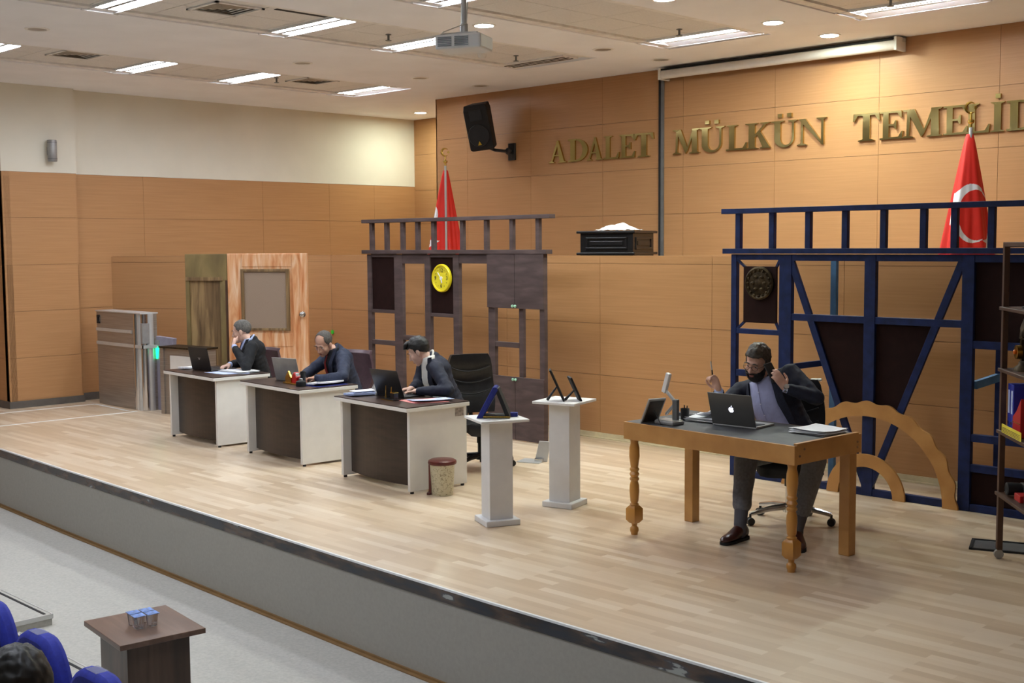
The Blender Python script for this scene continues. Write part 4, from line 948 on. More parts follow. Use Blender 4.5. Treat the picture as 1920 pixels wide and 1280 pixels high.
# ------------------------------------------------------------------ things behind the bench: cabinet, flags
t = thing('black_cabinet', 'black panelled wooden cabinet standing behind the veneer bench top', 'cabinet', (-8.83, 10.62, 1.2), rad(16))
m = MB(); m.bx(-.32, .32, -.3, .3, 0, 1.0); m.build('body', 'lacq', t, False, .004)
for z in (.76, 1.0): MB().bx(-.355, .355, -.335, .335, z, z + .028).build('moulding', 'lacq', t, False, .006)
for (nm, T) in (('a', Matrix.Identity(4)), ('b', Matrix.Rotation(rad(90), 4, 'Z'))):
    w, dd = (.32, .3) if nm == 'a' else (.3, .32)
    m = MB(); q = w - .07
    for z0, z1 in ((.82, .845), (.935, .955)): m.bx(-q, q, -dd - .014, -dd, z0, z1, 0, T)
    m.bx(-q, -q + .025, -dd - .012, -dd, .82, .955, 0, T); m.bx(q - .025, q, -dd - .012, -dd, .82, .955, 0, T); m.bx(-q + .05, q - .05, -dd - .01, -dd, .865, .915, 0, T)
    m.build('panel_moulding', 'lacq', t, False, .006)
# white crumpled cloth
m = MB(); N = 24; vs = []; fs = []
for i in range(N + 1):
    for j in range(N + 1):
        u, v = i/N*2 - 1, j/N*2 - 1; r = min(1, math.hypot(u, v*1.0)); z = .085*(1 - r**2.2) * (.75 + .5*noise.noise(V((u*1.6, v*1.6, 3)))) + .012*noise.noise(V((u*5, v*5, 1)))
        vs.append((u*.24, v*.16, max(.002, z + .01)))
for i in range(N):
    for j in range(N): fs.append((i*(N+1)+j, (i+1)*(N+1)+j, (i+1)*(N+1)+j+1, i*(N+1)+j+1))
m.add(vs, fs); o = m.build('white_cloth', 'cloth_white', None, 2, 0, (-8.78, 10.58, 2.228), rad(20)); tag(o, 'crumpled white cloth lying on top of the black cabinet', 'cloth')

def crescent_star(name, z, s, par):
    m = MB(); ring = []
    for i in range(25):
        a = rad(40 + 280*i/24 - 90 + 90); w = .011 * s * sin(PI*i/24) + .0015
        ring.append([((.042*s + w)*cos(a), 0, z + (.042*s + w)*sin(a)), (.042*s*cos(a), .006, z + .042*s*sin(a)), ((.042*s - w)*cos(a), 0, z + (.042*s - w)*sin(a)), (.042*s*cos(a), -.006, z + .042*s*sin(a))])
    m.ring_loft(ring)
    pts = []
    for k in range(10): r = (.02 if k % 2 == 0 else .008)*s; a = k*PI/5; pts.append((.036*s + r*cos(a), z + r*sin(a)))
    m.prism(pts, .006, Matrix.Translation((0, -.003, 0)))
    return m.build(name, 'gold', par, True)
def in_star(x, z, cx, cz, R, rot):
    a = math.atan2(z - cz, x - cx) - rot; r = math.hypot(x - cx, z - cz); k = (a / (2*PI/5)) % 1.0; k = abs(k - .5) * 2  # 1 at tips
    ang = (1 - k) * PI/5; ri = R * .382
    # line from tip (R,0) to inner (ri at 36deg)
    x1, y1, x2, y2 = R, 0, ri*cos(PI/5), ri*sin(PI/5)
    den = cos(ang)*(y2 - y1) - sin(ang)*(x2 - x1); lim = (x1*(y2 - y1) - y1*(x2 - x1)) / den
    return r < lim
def flag(x, y, label, ztop, mode):
    """cloth hanging as a folded cone round its pole; sideways axis faces the hall"""
    t = thing('flag_on_pole', label, 'flag', (x, y, 1.2), rad(44.7), 'national flags behind the bench')
    h = ztop - 1.2
    MB().cyl((0, 0, .05), (0, 0, h + .06), .016, .016, 14).build('pole', 'alulight', t, True)
    MB().lathe([(0, 0), (.2, 0), (.2, .02), (.06, .05), (.03, .08), (0, .08)], n=28).build('pole_base', 'brass', t, True)
    MB().lathe([(.012, h + .05), (.012, h + .09), (.03, h + .105), (.03, h + .125), (.01, h + .14), (.01, h + .19), (.004, h + .2), (0, h + .2)], n=14).build('finial_ball', 'gold', t, True)
    crescent_star('finial_crescent', h + .24, 1.15, t)
    NU, NZ = 380, 250; vs = []; mi = []; fs = []
    zb = .55
    for i in range(NZ + 1):
        k = i / NZ; z = h - (h - zb) * k; sp = k ** .85
        for j in range(NU):
            a = 2*PI*j/NU
            rx = .03 + .22 * sp; ry = .03 + .13 * sp
            f = 1 + sp * (.16*sin(5*a + 1.3 + mode) + .07*sin(11*a + .7))
            zz = z + (.05*sp*sin(2*a + 1) if mode else .06*sp*sin(a))
            vs.append((rx*f*cos(a) + (-.035*sp if mode == 0 else 0), -ry*f*sin(a) * 1.0 + (.02 if mode else .02 + .16*sp), zz))
    for i in range(NZ):
        for j in range(NU):
            k = (j + 1) % NU; fs.append((i*NU + j, i*NU + k, (i+1)*NU + k, (i+1)*NU + j))
            c = (V(vs[i*NU + j]) + V(vs[(i+1)*NU + k])) / 2; w = 0
            if c.y < (.03 if mode else .18):
                X_, Z_ = c.x, c.z + 1.2
                if mode == 1:
                    o_ = ((X_ - .0)/.178)**2 + ((Z_ - 2.34)/.272)**2 < 1; i_ = ((X_ - .034)/.158)**2 + ((Z_ - 2.325)/.232)**2 < 1
                    if (o_ and not i_): w = 1
                    if in_star(X_, Z_, .165, 2.08, .085, .5): w = 1
                else:
                    if ((X_ + .145)/.035)**2 + ((Z_ - 2.50)/.10)**2 < 1: w = 1
                    if in_star(X_, Z_, -.185, 2.12, .1, .2): w = 1
            mi.append(w)
    m = MB(); m.v = vs; m.f = fs; m.mi = mi
    o = m.build('cloth', ['red', 'flagwhite'], t, 2)
    return t
flag(-12.13, 11.0, 'red flag half hidden behind the dark brown stage frame railing', 3.08, 0)
flag(-4.92, 11.0, 'red flag showing a big white crescent, above the navy stage frame railing', 3.07, 1)
# ------------------------------------------------------------------ three desks
def make_desk():
    t = thing('desk', '', 'desk', (0, 0, 0), 0, 'white and dark brown desks in a row')
    w, d = .56, .335
    m = MB(); m.bx(-w, w, -d, d, .70, .732, 0); m.build('tabletop', 'off', t, False, .003)
    m = MB(); m.bx(-w + .004, w - .004, -d + .004, d - .004, .732, .7405, 0); m.build('desk_surface', 'wenge_top', t)
    for s in (-1, 1):
        m = MB(); m.bx(s*w - s*.05 - .017, s*w - s*.05 + .017, -d + .05, d - .01, .02, .70); m.build('side_panel', 'off' , t, False, .002)
        for y in (-d + .08, d - .05):
            m = MB(); m.cyl((s*(w - .05), y, 0), (s*(w - .05), y, .02), .016); m.build('foot', 'black', t)
    m = MB(); N = 16; a0 = -w + .067; a1 = w - .067
    ring = [[(x, y0, .05), (x, y0 + .018, .05), (x, y0 + .018, .70), (x, y0, .70)] for x, y0 in [(a0 + (a1-a0)*i/N, -d + .17 - .09*sin(PI*(.12 + .76*i/N))) for i in range(N + 1)]]
    m.ring_loft(ring); m.build('modesty_panel', 'wenge', t)
    return t
DK = [((-11.45, 7.0, 0), rad(-3), 'farthest white sided desk, with the black laptop, nearest the steel gate'),
      ((-9.89, 6.965, 0), rad(-4), 'white sided desk holding the grey laptop and the brass house ornament'),
      ((-8.165, 6.835, 0), rad(-4.5), 'nearest white sided desk with a small sticker, beside the waste bin')]
d0 = make_desk()
for i, (l, r, lab) in enumerate(DK):
    o = d0 if i == 0 else copy_tree(d0); o.location = l; o.rotation_euler.z = r; o['label'] = lab
    if i == 2:
        MB().bx(.528, .531, .2, .29, .615, .685).build('sticker', mat('grey_sticker', '9a9088', .5, var=.25, scale=40), o)
ZD = .7405

def laptop(name, label, loc, rz, w, d, lid, ang, m_lid, m_base, logo=None):
    """screen side faces local +y; lid leans back towards -y"""
    t = thing(name, label, 'laptop', loc, rz)
    m = MB(); m.bx(-w/2, w/2, 0, d, .002, .016); m.build('base', m_base, t, False, .004)
    m = MB(); m.bx(-w/2 + .02, w/2 - .02, .03, d*.62, .016, .0185); m.build('keyboard', 'black', t)
    m = MB(); m.bx(-.05, .05, d*.68, d*.94, .016, .0172); m.build('trackpad', 'silver' if m_base != 'black' else 'blackm', t)
    T = Matrix.Translation((0, .004, .014)) @ Matrix.Rotation(ang, 4, 'X')
    m = MB(); m.bx(-w/2, w/2, -.007, .0, 0, lid, 0, T); m.build('lid', m_lid, t, False, .004)
    m = MB(); m.bx(-w/2 + .008, w/2 - .008, .0, .001, .012, lid - .01, 0, T); m.build('screen', mat('dim_screen', '26303c', .2, emit=.25, var=0), t)
    if logo: logo(t, T, lid)
    return t
def logo_apple(t, T, lid):
    m = MB(); s = .034; N = 60; pts = []; s = .021
    for i in range(N):
        a = 2*PI*i/N; r = s*(1 + .05*cos(2*a)); x, z = r*cos(a)*.93, r*sin(a)
        z -= .22*s*math.exp(-(x/(.25*s))**2) * (1 if z > 0 else -.35)
        if z < 0: x *= 1 - .16*(-z/s)
        # bite out of one side
        bx_, bz_, br = 1.08*s, .12*s, .42*s
        dx, dz = x - bx_, z - bz_; dd = math.hypot(dx, dz)
        if dd < br: x, z = bx_ + dx/dd*br, bz_ + dz/dd*br
        pts.append((x, z))
    TT = T @ Matrix.Translation((0, -.0085, lid*.5))
    m.prism(pts, .001, TT)
    lf = [(.02*s + .0, 1.0*s), (.1*s, 1.35*s), (.38*s, 1.55*s), (.36*s, 1.25*s), (.2*s, 1.05*s)]
    m.prism(lf, .001, TT); m.build('logo', 'logo', t)
def logo_v(t, T, lid):
    m = MB(); TT = T @ Matrix.Translation((0, -.0085, lid*.5)); m.prism([(-.025, .012), (-.012, .012), (0, -.004), (.012, .012), (.025, .012), (.004, -.014), (-.004, -.014)], .001, TT); m.build('logo', 'silver', t)
def pile(name, label, cat, pts, z, group=None, n=6, mm='paper', curl=.012):
    """loose stack: several thin sheets, each turned a little"""
    mb = MB(); c = sum((V(p) for p in pts), V((0, 0))) / 4; N = 8
    for s_ in range(n):
        a = random.uniform(-.16, .16) if s_ else 0; off = V((random.uniform(-.015, .015), random.uniform(-.015, .015)))
        q = [c + Matrix.Rotation(a, 2) @ (V(p) - c) + off for p in pts]; ph = random.random()*9; vs_ = []; fs_ = []
        for i in range(N + 1):
            for j in range(N + 1):
                u, v = i/N, j/N; p = q[0]*(1-u)*(1-v) + q[1]*u*(1-v) + q[2]*u*v + q[3]*(1-u)*v
                zz = z + .0015 + s_*.0035 + curl*(s_ + 1)/n*(abs(v - .45)**1.7 + .5*abs(u - .5)**2 + .25*max(0, noise.noise(V((u*2.5, v*2.5, ph)))))
                vs_.append((p.x, p.y, zz))
        k = len(vs_); vs_ += [(x, y, w - .001) for x, y, w in vs_]
        for i in range(N):
            for j in range(N):
                f = (i*(N+1) + j, (i+1)*(N+1) + j, (i+1)*(N+1) + j + 1, i*(N+1) + j + 1); fs_ += [f, tuple(x + k for x in f[::-1])]
        ed = [i*(N+1) for i in range(N+1)] + [N*(N+1) + j for j in range(1, N+1)] + [i*(N+1) + N for i in range(N-1, -1, -1)] + [j for j in range(N-1, 0, -1)]
        for x, y in zip(ed, ed[1:] + ed[:1]): fs_.append((x, y, y + k, x + k))
        mb.add(vs_, fs_)
    o = mb.build(name, mm); tag(o, label, cat, group); return o
def sheet(name, label, cat, pts, z, m='paper', th=.004, group=None, curl=.0):
    mb = MB(); N = 10; n = len(pts)
    a, b, c, d = [V(p) for p in pts]
    top = []; bot = []
    for i in range(N + 1):
        for j in range(N + 1):
            u, v = i/N, j/N; p = a*(1-u)*(1-v) + b*u*(1-v) + c*u*v + d*(1-u)*v
            zz = z + .001 + curl * (u**2 * .6 + abs(v - .5)**2 * 1.2 + .15*noise.noise(V((u*3, v*3, z*10))))
            top.append((p.x, p.y, zz + th)); bot.append((p.x, p.y, max(z + .0006, zz) if curl < .02 else zz))
    k = (N + 1)**2; fs = []
    for i in range(N):
        for j in range(N):
            q = (i*(N+1) + j, (i+1)*(N+1) + j, (i+1)*(N+1) + j + 1, i*(N+1) + j + 1); fs += [q, tuple(x + k for x in q[::-1])]
    edge = [i*(N+1) for i in range(N+1)] + [N*(N+1) + j for j in range(1, N+1)] + [i*(N+1) + N for i in range(N-1, -1, -1)] + [j for j in range(N-1, 0, -1)]
    for x, y in zip(edge, edge[1:] + edge[:1]): fs.append((x, y, y + k, x + k))
    mb.add(top + bot, fs); o = mb.build(name, m); tag(o, label, cat, group); return o
# desk 1
laptop('laptop', 'black laptop with a small emblem on its lid, on the farthest desk', (-11.62, 6.93, ZD), rad(2), .37, .25, .25, rad(12), 'black', 'black', logo_v)
sheet('paper_sheet', 'white folded papers left of the black laptop on the farthest desk', 'paper', [(-12.0, 6.86), (-11.86, 6.85), (-11.85, 7.06), (-11.99, 7.08)], ZD, th=.018, curl=.01)
pile('open_folder', 'open file of white papers on the farthest desk', 'papers', [(-11.36, 6.98), (-11.0, 7.02), (-10.98, 7.26), (-11.34, 7.25)], ZD + .004, None, 4, 'paper', .015)
sheet('plastic_sleeve', 'pale blue sleeve under the open file on the farthest desk', 'folder', [(-11.42, 6.84), (-11.08, 6.86), (-10.97, 7.12), (-11.34, 7.12)], ZD, 'bluepaper', .003)
m = MB(); m.ell((0, 0, .016), (.032, .052, .017)); o = m.build('computer_mouse', 'black', None, True, 0, (-11.37, 7.16, ZD)); tag(o, 'black computer mouse on the farthest desk beside the laptop', 'mouse')
# desk 2
laptop('laptop', 'grey laptop with a plain lid on the middle desk', (-10.06, 6.97, ZD), rad(10), .34, .24, .23, rad(14), 'silver', 'silver')
t = thing('desk_ornament', 'brass and red house shaped desk ornament on the middle desk', 'ornament', (-9.86, 6.87, ZD), rad(-8))
m = MB(); m.bx(-.09, .16, -.05, .07, 0, .014); m.build('base', 'gold', t, False, .003)
m = MB(); m.prism([(-.075, .014), (.045, .014), (.045, .06), (-.015, .125), (-.075, .06)], .02, Matrix.Translation((0, -.03, 0))); m.build('gable', 'gold', t, False, .002)
m = MB(); m.prism([(.045, .014), (.135, .014), (.135, .07), (.09, .12), (.045, .07)], .05, Matrix.Translation((0, -.02, 0))); m.build('red_holder', 'redbox', t, False, .003)
m = MB(); m.bx(.055, .125, -.01, .02, .08, .11); m.build('notes', 'paper', t)
t = thing('pen_holder', 'tall black pen holder behind the round stamp on the middle desk', 'pen holder', (-9.68, 6.88, ZD))
m = MB(); m.lathe([(0, 0), (.026, 0), (.028, .13), (.022, .13), (.02, .02), (0, .02)]); m.build('cup', 'black', t, True)
t = thing('rubber_stamp', 'squat black round stamp at the front of the middle desk', 'stamp', (-9.59, 6.79, ZD))
m = MB(); m.lathe([(0, 0), (.048, 0), (.05, .012), (.048, .045), (.03, .055), (0, .056)]); m.build('body', 'blackm', t, True)
m = MB(); m.lathe([(0, .055), (.018, .055), (.018, .075), (0, .08)]); m.build('handle', 'silver', t, True)
sheet('open_book', 'thick stack of white pages in a dark cover on the middle desk', 'papers', [(-9.58, 6.84), (-9.41, 6.86), (-9.40, 7.16), (-9.76, 7.26)], ZD + .004, th=.014, curl=.03)
sheet('book_cover', 'dark blue cover under the thick stack of pages', 'folder', [(-9.62, 6.83), (-9.38, 6.84), (-9.37, 7.19), (-9.80, 7.27)], ZD, 'navybox', .003)
# desk 3
laptop('laptop', 'black glossy laptop on the nearest desk under the typing hands', (-8.29, 6.83, ZD), rad(2), .36, .25, .255, rad(20), 'lacq', 'black')
t = thing('tablet_stand', 'dark tablet leaning on a stand behind the brass pen set', 'tablet', (-8.58, 6.86, ZD), rad(-25))
T = Matrix.Rotation(rad(-28), 4, 'X')
m = MB(); m.bx(-.11, .11, -.006, .006, .0, .2, 0, T); m.build('tablet', 'silver', t, False, .004)
m = MB(); m.beam((0, .05, .12), (0, .13, 0), .05, .006); m.build('strut', 'blackm', t)
t = thing('pen_set', 'black and brass pen set at the front of the nearest desk', 'pen set', (-8.14, 6.71, ZD), rad(-8))
m = MB(); m.bx(-.10, .10, -.045, .045, 0, .014); m.build('base', 'lacq', t, False, .003)
m = MB(); m.bx(-.10, .10, -.046, -.043, 0, .005); m.build('edge_strip', 'gold', t)
for x, h in ((-.07, .12), (.02, .115)):
    m = MB(); m.cyl((x, -.01, .014), (x, -.01, .04), .009, .007); m.cyl((x, -.01, .04), (x - .006, -.004, h), .0055, .004); m.build('pen', 'gold', t, True)
m = MB(); m.bx(.035, .09, -.03, .02, .014, .07); m.build('card_box', 'lacq', t, False, .004)
m = MB(); m.bx(.034, .091, -.031, .021, .066, .073); m.build('box_rim', 'gold', t)
sheet('folder_stack', 'open folder of papers at the far end of the nearest desk', 'papers', [(-8.70, 6.62), (-8.55, 6.62), (-8.46, 6.98), (-8.68, 6.98)], ZD, 'shirt_pale', .02, None, .012)
sheet('paper_sheet', 'loose white sheet on the folder of the nearest desk', 'paper', [(-8.69, 6.68), (-8.58, 6.66), (-8.52, 6.94), (-8.67, 6.96)], ZD + .036, 'paper', .002)
sheet('pink_folder', 'pink folder under papers on the nearest desk', 'folder', [(-8.05, 6.72), (-7.79, 6.68), (-7.66, 6.96), (-7.92, 7.04)], ZD, 'pinkpaper', .003)
sheet('paper_sheet', 'pale blue and white papers on the pink folder', 'paper', [(-7.98, 6.75), (-7.78, 6.70), (-7.66, 7.02), (-7.84, 7.08)], ZD + .004, 'bluepaper', .004, None, .018)
m = MB(); m.cyl((0, 0, .006), (.14, .03, .006), .005); o = m.build('pen', 'silver', None, True, 0, (-7.98, 7.06, ZD)); tag(o, 'silver pen lying behind the pink folder', 'pen')

# ------------------------------------------------------------------ chairs
def office_chair(label, loc, rz, seat_z, back_h, mm, base_m, arms=True, curved=False, bw=.24):
    """faces local -y"""
    t = thing('office_chair', label, 'chair', loc, rz)
    m = MB(); R = []
    for y, hw, dz in [(-.25, .19, -.03), (-.23, .22, 0), (0, .245, 0), (.2, .235, 0), (.24, .2, .0)]:
        R.append([(hw*cos(2*PI*j/20) if False else max(-hw, min(hw, 1.25*hw*cos(2*PI*j/20))), y, seat_z + dz - .045 + max(-.045, min(.045, .06*sin(2*PI*j/20)))) for j in range(20)])
    m.ring_loft(R); m.build('seat', mm, t, True)
    m = MB(); R = []; n = 12
    for i in range(n + 1):
        k = i / n; z = seat_z + .04 + (back_h - .04)*k; lean = .22 + .10*k + .03*sin(k*PI*1.2); w = bw*(.86 + .2*sin(PI*min(1, k*.9 + .12)))
        if k > .96: w *= .93
        c = .05 if curved else .025; th = .05 if not curved else .035
        row = []
        for j in range(13):
            x = -1 + 2*j/12; row.append((w*x, lean - c*x*x*1.2 - th*.5*(1 - .3*x*x) - (.012*sin(k*9) if not curved else 0), z))
        for j in range(12, -1, -1):
            x = -1 + 2*j/12; row.append((w*x, lean - c*x*x*1.2 + th*.5, z))
        R.append(row)
    if curved: # rolled top edge
        for j, p in enumerate(R[-1]): R[-1][j] = (p[0]*1.06, p[1] + .03, p[2] - .01)
    m.ring_loft(R); b = m.build('backrest', mm, t, True)
    if not curved:
        for kz in (.38, .56, .74):
            m = MB(); z = seat_z + back_h*kz; m.tube([(x*bw*.85, .22 + .1*kz - .042 - .02*x*x, z + .045*x*x - .01) for x in [-1 + i/5 for i in range(11)]], .006); m.build('seam', mm, b, True)
    if arms:
        for s in (-1, 1):
            m = MB(); m.tube([(s*.27, .2, seat_z + .02), (s*.29, .18, seat_z + .17), (s*.285, .08, seat_z + .22), (s*.28, -.12, seat_z + .21), (s*.275, -.17, seat_z + .15), (s*.25, -.1, seat_z - .03)], [.018, .02, .026, .026, .02, .018]); m.build('armrest', 'black', t, True)
    m = MB(); m.cyl((0, 0, .1), (0, 0, seat_z - .2), .028); m.build('gas_column', base_m, t, True)
    m = MB(); m.cyl((0, 0, seat_z - .22), (0, 0, seat_z - .08), .036); m.box((0, 0, seat_z - .095), (.22, .26, .035)); m.tube([(.1, 0, seat_z - .11), (.25, .0, seat_z - .12)], .008); m.build('mechanism', 'black', t, True)
    m = MB(); m.tube([(0, .1, seat_z - .09), (0, .24, seat_z - .06), (0, .27, seat_z + .15)], .022); m.build('back_bracket', 'black', t, True)
    m = MB(); m.cyl((0, 0, .085), (0, 0, .14), .045); m.build('hub', base_m, t, True)
    for k in range(5):
        a = 2*PI*k/5 - .11; c, s_ = cos(a), sin(a)
        m = MB(); m.tube([(.03*c, .03*s_, .125), (.16*c, .16*s_, .115), (.31*c, .31*s_, .085)], [.026, .022, .016]); m.build('base_leg', base_m, t, True)
        m = MB()
        for s in (-1, 1): m.cyl((.31*c - s_*s*.006, .31*s_ + c*s*.006, .03), (.31*c - s_*s*.024, .31*s_ + c*s*.024, .03), .03, .028, 16)
        m.cyl((.31*c, .31*s_, .03), (.31*c, .31*s_, .085), .009); m.build('caster', 'black', t, True)
    return t
office_chair('plum leather chair behind the person in black at the farthest desk', (-11.66, 7.55, 0), rad(8), .47, .47, 'plum', 'black', False, True, .25)
office_chair('plum leather chair with a curved back behind the middle desk', (-10.14, 7.66, 0), rad(8), .47, .52, 'plum', 'black', False, True, .25)
office_chair('tall black leather office chair behind the nearest desk', (-8.1, 7.75, 0), rad(68), .46, .59, 'leather', 'black', False, False, .23)
c4 = office_chair('black office chair with a chrome star base behind the varnished table', (-4.80, 7.77, 0), rad(28), .50, .55, 'leather', 'chrome', False, False, .23)

m = MB(); m.bx(.13, .215, .275, .325, 1.035, 1.056); m.build('back_cap', 'alulight', c4, False, .008)['label'] = 'pale plastic corner cap'
o = MB().lathe([(0, -.004), (.028, -.004), (.028, .004), (0, .004)], n=14, T=R90).build('green_tag', mat('bright_green_tag', '3fd63a', .5, var=0), None, False, 0, (-13.165, 9.852, .925)); tag(o, 'small bright green tag on the veneer wall beside the balding head', 'tag')
# ------------------------------------------------------------------ waste bin, plinths and their stands
t = thing('waste_bin', 'marbled cream waste bin with a maroon lid against the nearest desk', 'waste bin', (-7.47, 6.70, 0), rad(40))
m = MB(); m.lathe([(0, 0), (.085, 0), (.09, .01), (.105, .262), (0, .262)], n=28); m.build('bucket', 'marble', t, True)
m = MB(); m.lathe([(0, .262), (.118, .262), (.122, .275), (.118, .29), (.1, .3), (.02, .306), (0, .306)], n=28); m.build('lid', 'maroon', t, True)
m = MB(); m.bx(-.115, -.092, -.018, .018, .0, .285); m.bx(-.13, -.1, -.03, .03, .0, .02); m.build('pedal_strip', 'maroon', t, False, .004)
def plinth(label, loc, rz, h, cw=.185, base=.27, top=.38):
    t = thing('plinth', label, 'plinth', loc, rz, 'white display plinths')
    m = MB(); m.bx(-base/2, base/2, -base/2, base/2, 0, .045); m.build('base', 'plinth', t, False, .006)
    m = MB(); m.bx(-cw/2, cw/2, -cw/2, cw/2, .045, h - .02); m.build('column', 'plinth', t, False, .003)
    m = MB(); m.bx(-top/2, top/2, -top/2, top/2, h - .02, h); m.build('top', 'white', t, False, .004)
    return t
plinth('shorter white plinth holding the navy velvet case', (-6.40, 6.29, 0), rad(-24), .80)
plinth('taller white plinth holding two small black easel stands', (-6.44, 7.09, 0), rad(14), .85)
t = thing('award_case', 'navy velvet award case propped open like a tent on the shorter plinth', 'award case', (-6.41, 6.28, .80), rad(40))
m = MB(); m.bx(-.09, .12, -.07, .07, .0, .022); m.build('base_box', 'blackm', t, False, .003)
m = MB(); m.bx(-.085, .125, -.075, -.07, .010, .016); m.build('gold_line', 'gold', t)
m = MB(); m.prism([(-.13, .0), (-.085, .0), (.035, .215), (.02, .235), (-.005, .235)], .16, Matrix.Translation((0, -.08, 0))); m.build('lid', 'navybox', t, False, .006)
m = MB(); m.prism([(.005, .225), (.035, .225), (.118, .022), (.085, .022)], .15, Matrix.Translation((0, -.075, 0))); m.build('frame_back', 'blackm', t, False, .004)
m = MB(); m.bx(.08, .17, .02, .08, .0, .03); m.build('end_flap', 'navybox', t, False, .004)
def easel(label, loc, rz, h, w):
    t = thing('easel_frame', label, 'picture frame', loc, rz, 'small frames on the taller plinth')
    T = Matrix.Rotation(rad(24), 4, 'X')
    m = MB(); m.bx(-w/2, w/2, -.008, .008, 0, h, 0, T); m.build('frame', 'blackm', t, False, .003)
    m = MB(); m.bx(-w/2 + .015, w/2 - .015, .008, .0095, .015, h - .015, 0, T); m.build('picture', 'bronze', t)
    a = T @ V((0, -.008, h*.45)); m = MB(); m.tube([a, (0, a.y - .035, a.z*.55), (0, a.y - .075, .004)], [.007, .009, .012]); m.build('strut', 'black', t, True)
    return t
easel('taller black easel frame leaning on the taller plinth', (-6.42, 7.06, .85), rad(-46), .27, .16)
easel('shorter black easel frame, nearer the edge of the taller plinth', (-6.335, 7.155, .85), rad(-38), .205, .16)
t = thing('floor_outlet', 'open metal floor outlet with a raised lid behind the taller plinth', 'floor outlet', (-7.97, 8.33, 0), rad(20))
m = MB(); m.bx(-.14, .1, -.1, .1, 0, .008); m.build('plate', 'alulight', t, False, .002)
m = MB(); m.prism([(.0, .0), (.13, 0), (.17, .2), (.05, .2)], .012, Matrix.Translation((0, .02, 0))); m.build('lid', 'alulight', t, False, .003)
m = MB(); m.bx(.02, .1, -.03, .02, .005, .035); m.build('socket', 'chrome', t, False, .003)
t = thing('floor_outlet', 'flat metal floor hatch under the brown shelf unit', 'floor hatch', (-3.36, 8.12, 0), rad(20))
m = MB(); m.bx(-.17, .17, -.13, .13, 0, .006); m.build('plate', 'galv', t)
m = MB()
for a in range(4):
    T = Matrix.Rotation(a*PI/2, 4, 'Z'); h = (.15, .19)[a % 2]; w = (.19, .15)[a % 2]; m.bx(-w, w, h - .02, h, 0, .012, 0, T)
m.build('frame', 'blackm', t)

# ------------------------------------------------------------------ the varnished table with turned legs
t = thing('table', 'varnished wooden table with turned front legs and a dark felt top', 'table', (-4.715, 6.97, 0), rad(-4.2))
w, d, h = .735, .37, .82
m = MB(); m.bx(-w + .012, w - .012, -d + .012, d - .012, h - .012, h, 0); m.build('felt_top', 'slate', t)
for a, b, c, e in [(-w, w, -d, -d + .028), (-w, w, d - .028, d), (-w, -w + .028, -d + .028, d - .028), (w - .028, w, -d + .028, d - .028)]:
    m = MB(); m.bx(a, b, c, e, h - .125, h - .001 + (.012 if a == w - .028 else 0)); m.build('apron', 'oak', t, False, .003)
m = MB()
for y, z in ((-d + .05, h - .07), (d - .05, h - .05), (d - .05, h - .085), (-d + .1, h - .03)): m.cyl((w - .001, y, z), (w + .005, y, z), .008)
m.build('bolts', 'chrome', t, True)
LEG = [(0, 0), (.024, 0), (.026, .012), (.032, .03), (.03, .05), (.018, .062), (.02, .075), (.024, .085)]
LEG2 = [(.03, .21), (.034, .222), (.024, .232), (.03, .245), (.036, .32), (.034, .36), (.026, .39), (.034, .40), (.034, .412), (.026, .42), (.036, .44), (.026, .46), (.034, .47), (.034, .48), (.027, .49), (.03, .51), (.038, .57), (.036, .63), (.028, .665), (.03, .68), (.036, .695), (0, .70)]
for s in (-1, 1):
    m = MB(); x, y = s*(w - .055), -d + .055
    m.lathe(LEG + [(0, .085)], (x, y, 0), 20); m.lathe([(0, .2)] + LEG2, (x, y, 0), 20)
    q = .043; b = .026
    m.ring_loft([[(x + sx*r, y + sy*r, z) for sx, sy in ((-1, -1), (1, -1), (1, 1), (-1, 1))] for r, z in ((b, .085), (q, .108), (q, .19), (b, .212))])
    m.build('turned_leg', 'oak_leg', t, True)
for s in (-1, 1):
    m = MB(); x, y = s*(w - .06), d - .06; m.bx(x - .04, x + .04, y - .04, y + .04, 0, h - .12); m.build('square_leg', 'oak', t, False, .004)
ZT = .82
laptop('laptop', 'grey metal laptop with a glowing fruit logo on the varnished table', (-4.735, 6.95, ZT), rad(2), .35, .24, .235, rad(17), 'alu', 'alulight', logo_apple)
pile('paper_stack', 'stack of white papers at the table end beside the arch', 'papers', [(-4.33, 7.0), (-4.05, 6.98), (-4.02, 7.22), (-4.30, 7.26)], ZT, None, 7, 'paper', .03)
pile('paper_stack', 'spread white papers between the document camera and the laptop', 'papers', [(-5.17, 6.96), (-4.93, 6.98), (-4.97, 7.22), (-5.22, 7.2)], ZT, None, 6, 'paper', .03)
sheet('paper_sheet', 'single curled white sheet leaning against the laptop lid', 'paper', [(-5.12, 7.0), (-4.93, 7.0), (-4.90, 7.26), (-5.15, 7.26)], ZT + .03, 'paper', .002, None, .07)
sheet('dark_notebook', 'dark notebook lying at the far edge of the varnished table', 'notebook', [(-5.4, 7.15), (-5.2, 7.13), (-5.18, 7.3), (-5.38, 7.32)], ZT, 'slate', .02)
t = thing('document_camera', 'grey and white jointed document camera on the varnished table', 'document camera', (-5.12, 6.76, ZT), rad(-6))
m = MB(); m.bx(-.12, .06, -.06, .06, 0, .03); m.build('base', 'silver', t, False, .01)
m = MB(); m.bx(-.11, .05, -.05, .05, .03, .034); m.build('top_plate', 'alulight', t, False, .003)
m = MB(); m.bx(-.005, .04, .0, .03, .03, .18); m.build('post', 'galv', t, False, .006)
m = MB(); m.beam((.0, .015, .17), (-.07, .0, .24), .02, .02); m.build('upper_arm', 'alulight', t, False, .004)
m = MB(); m.beam((.0, .02, .14), (-.10, .04, .06), .018, .018); m.build('lower_arm', 'alulight', t, False, .004)
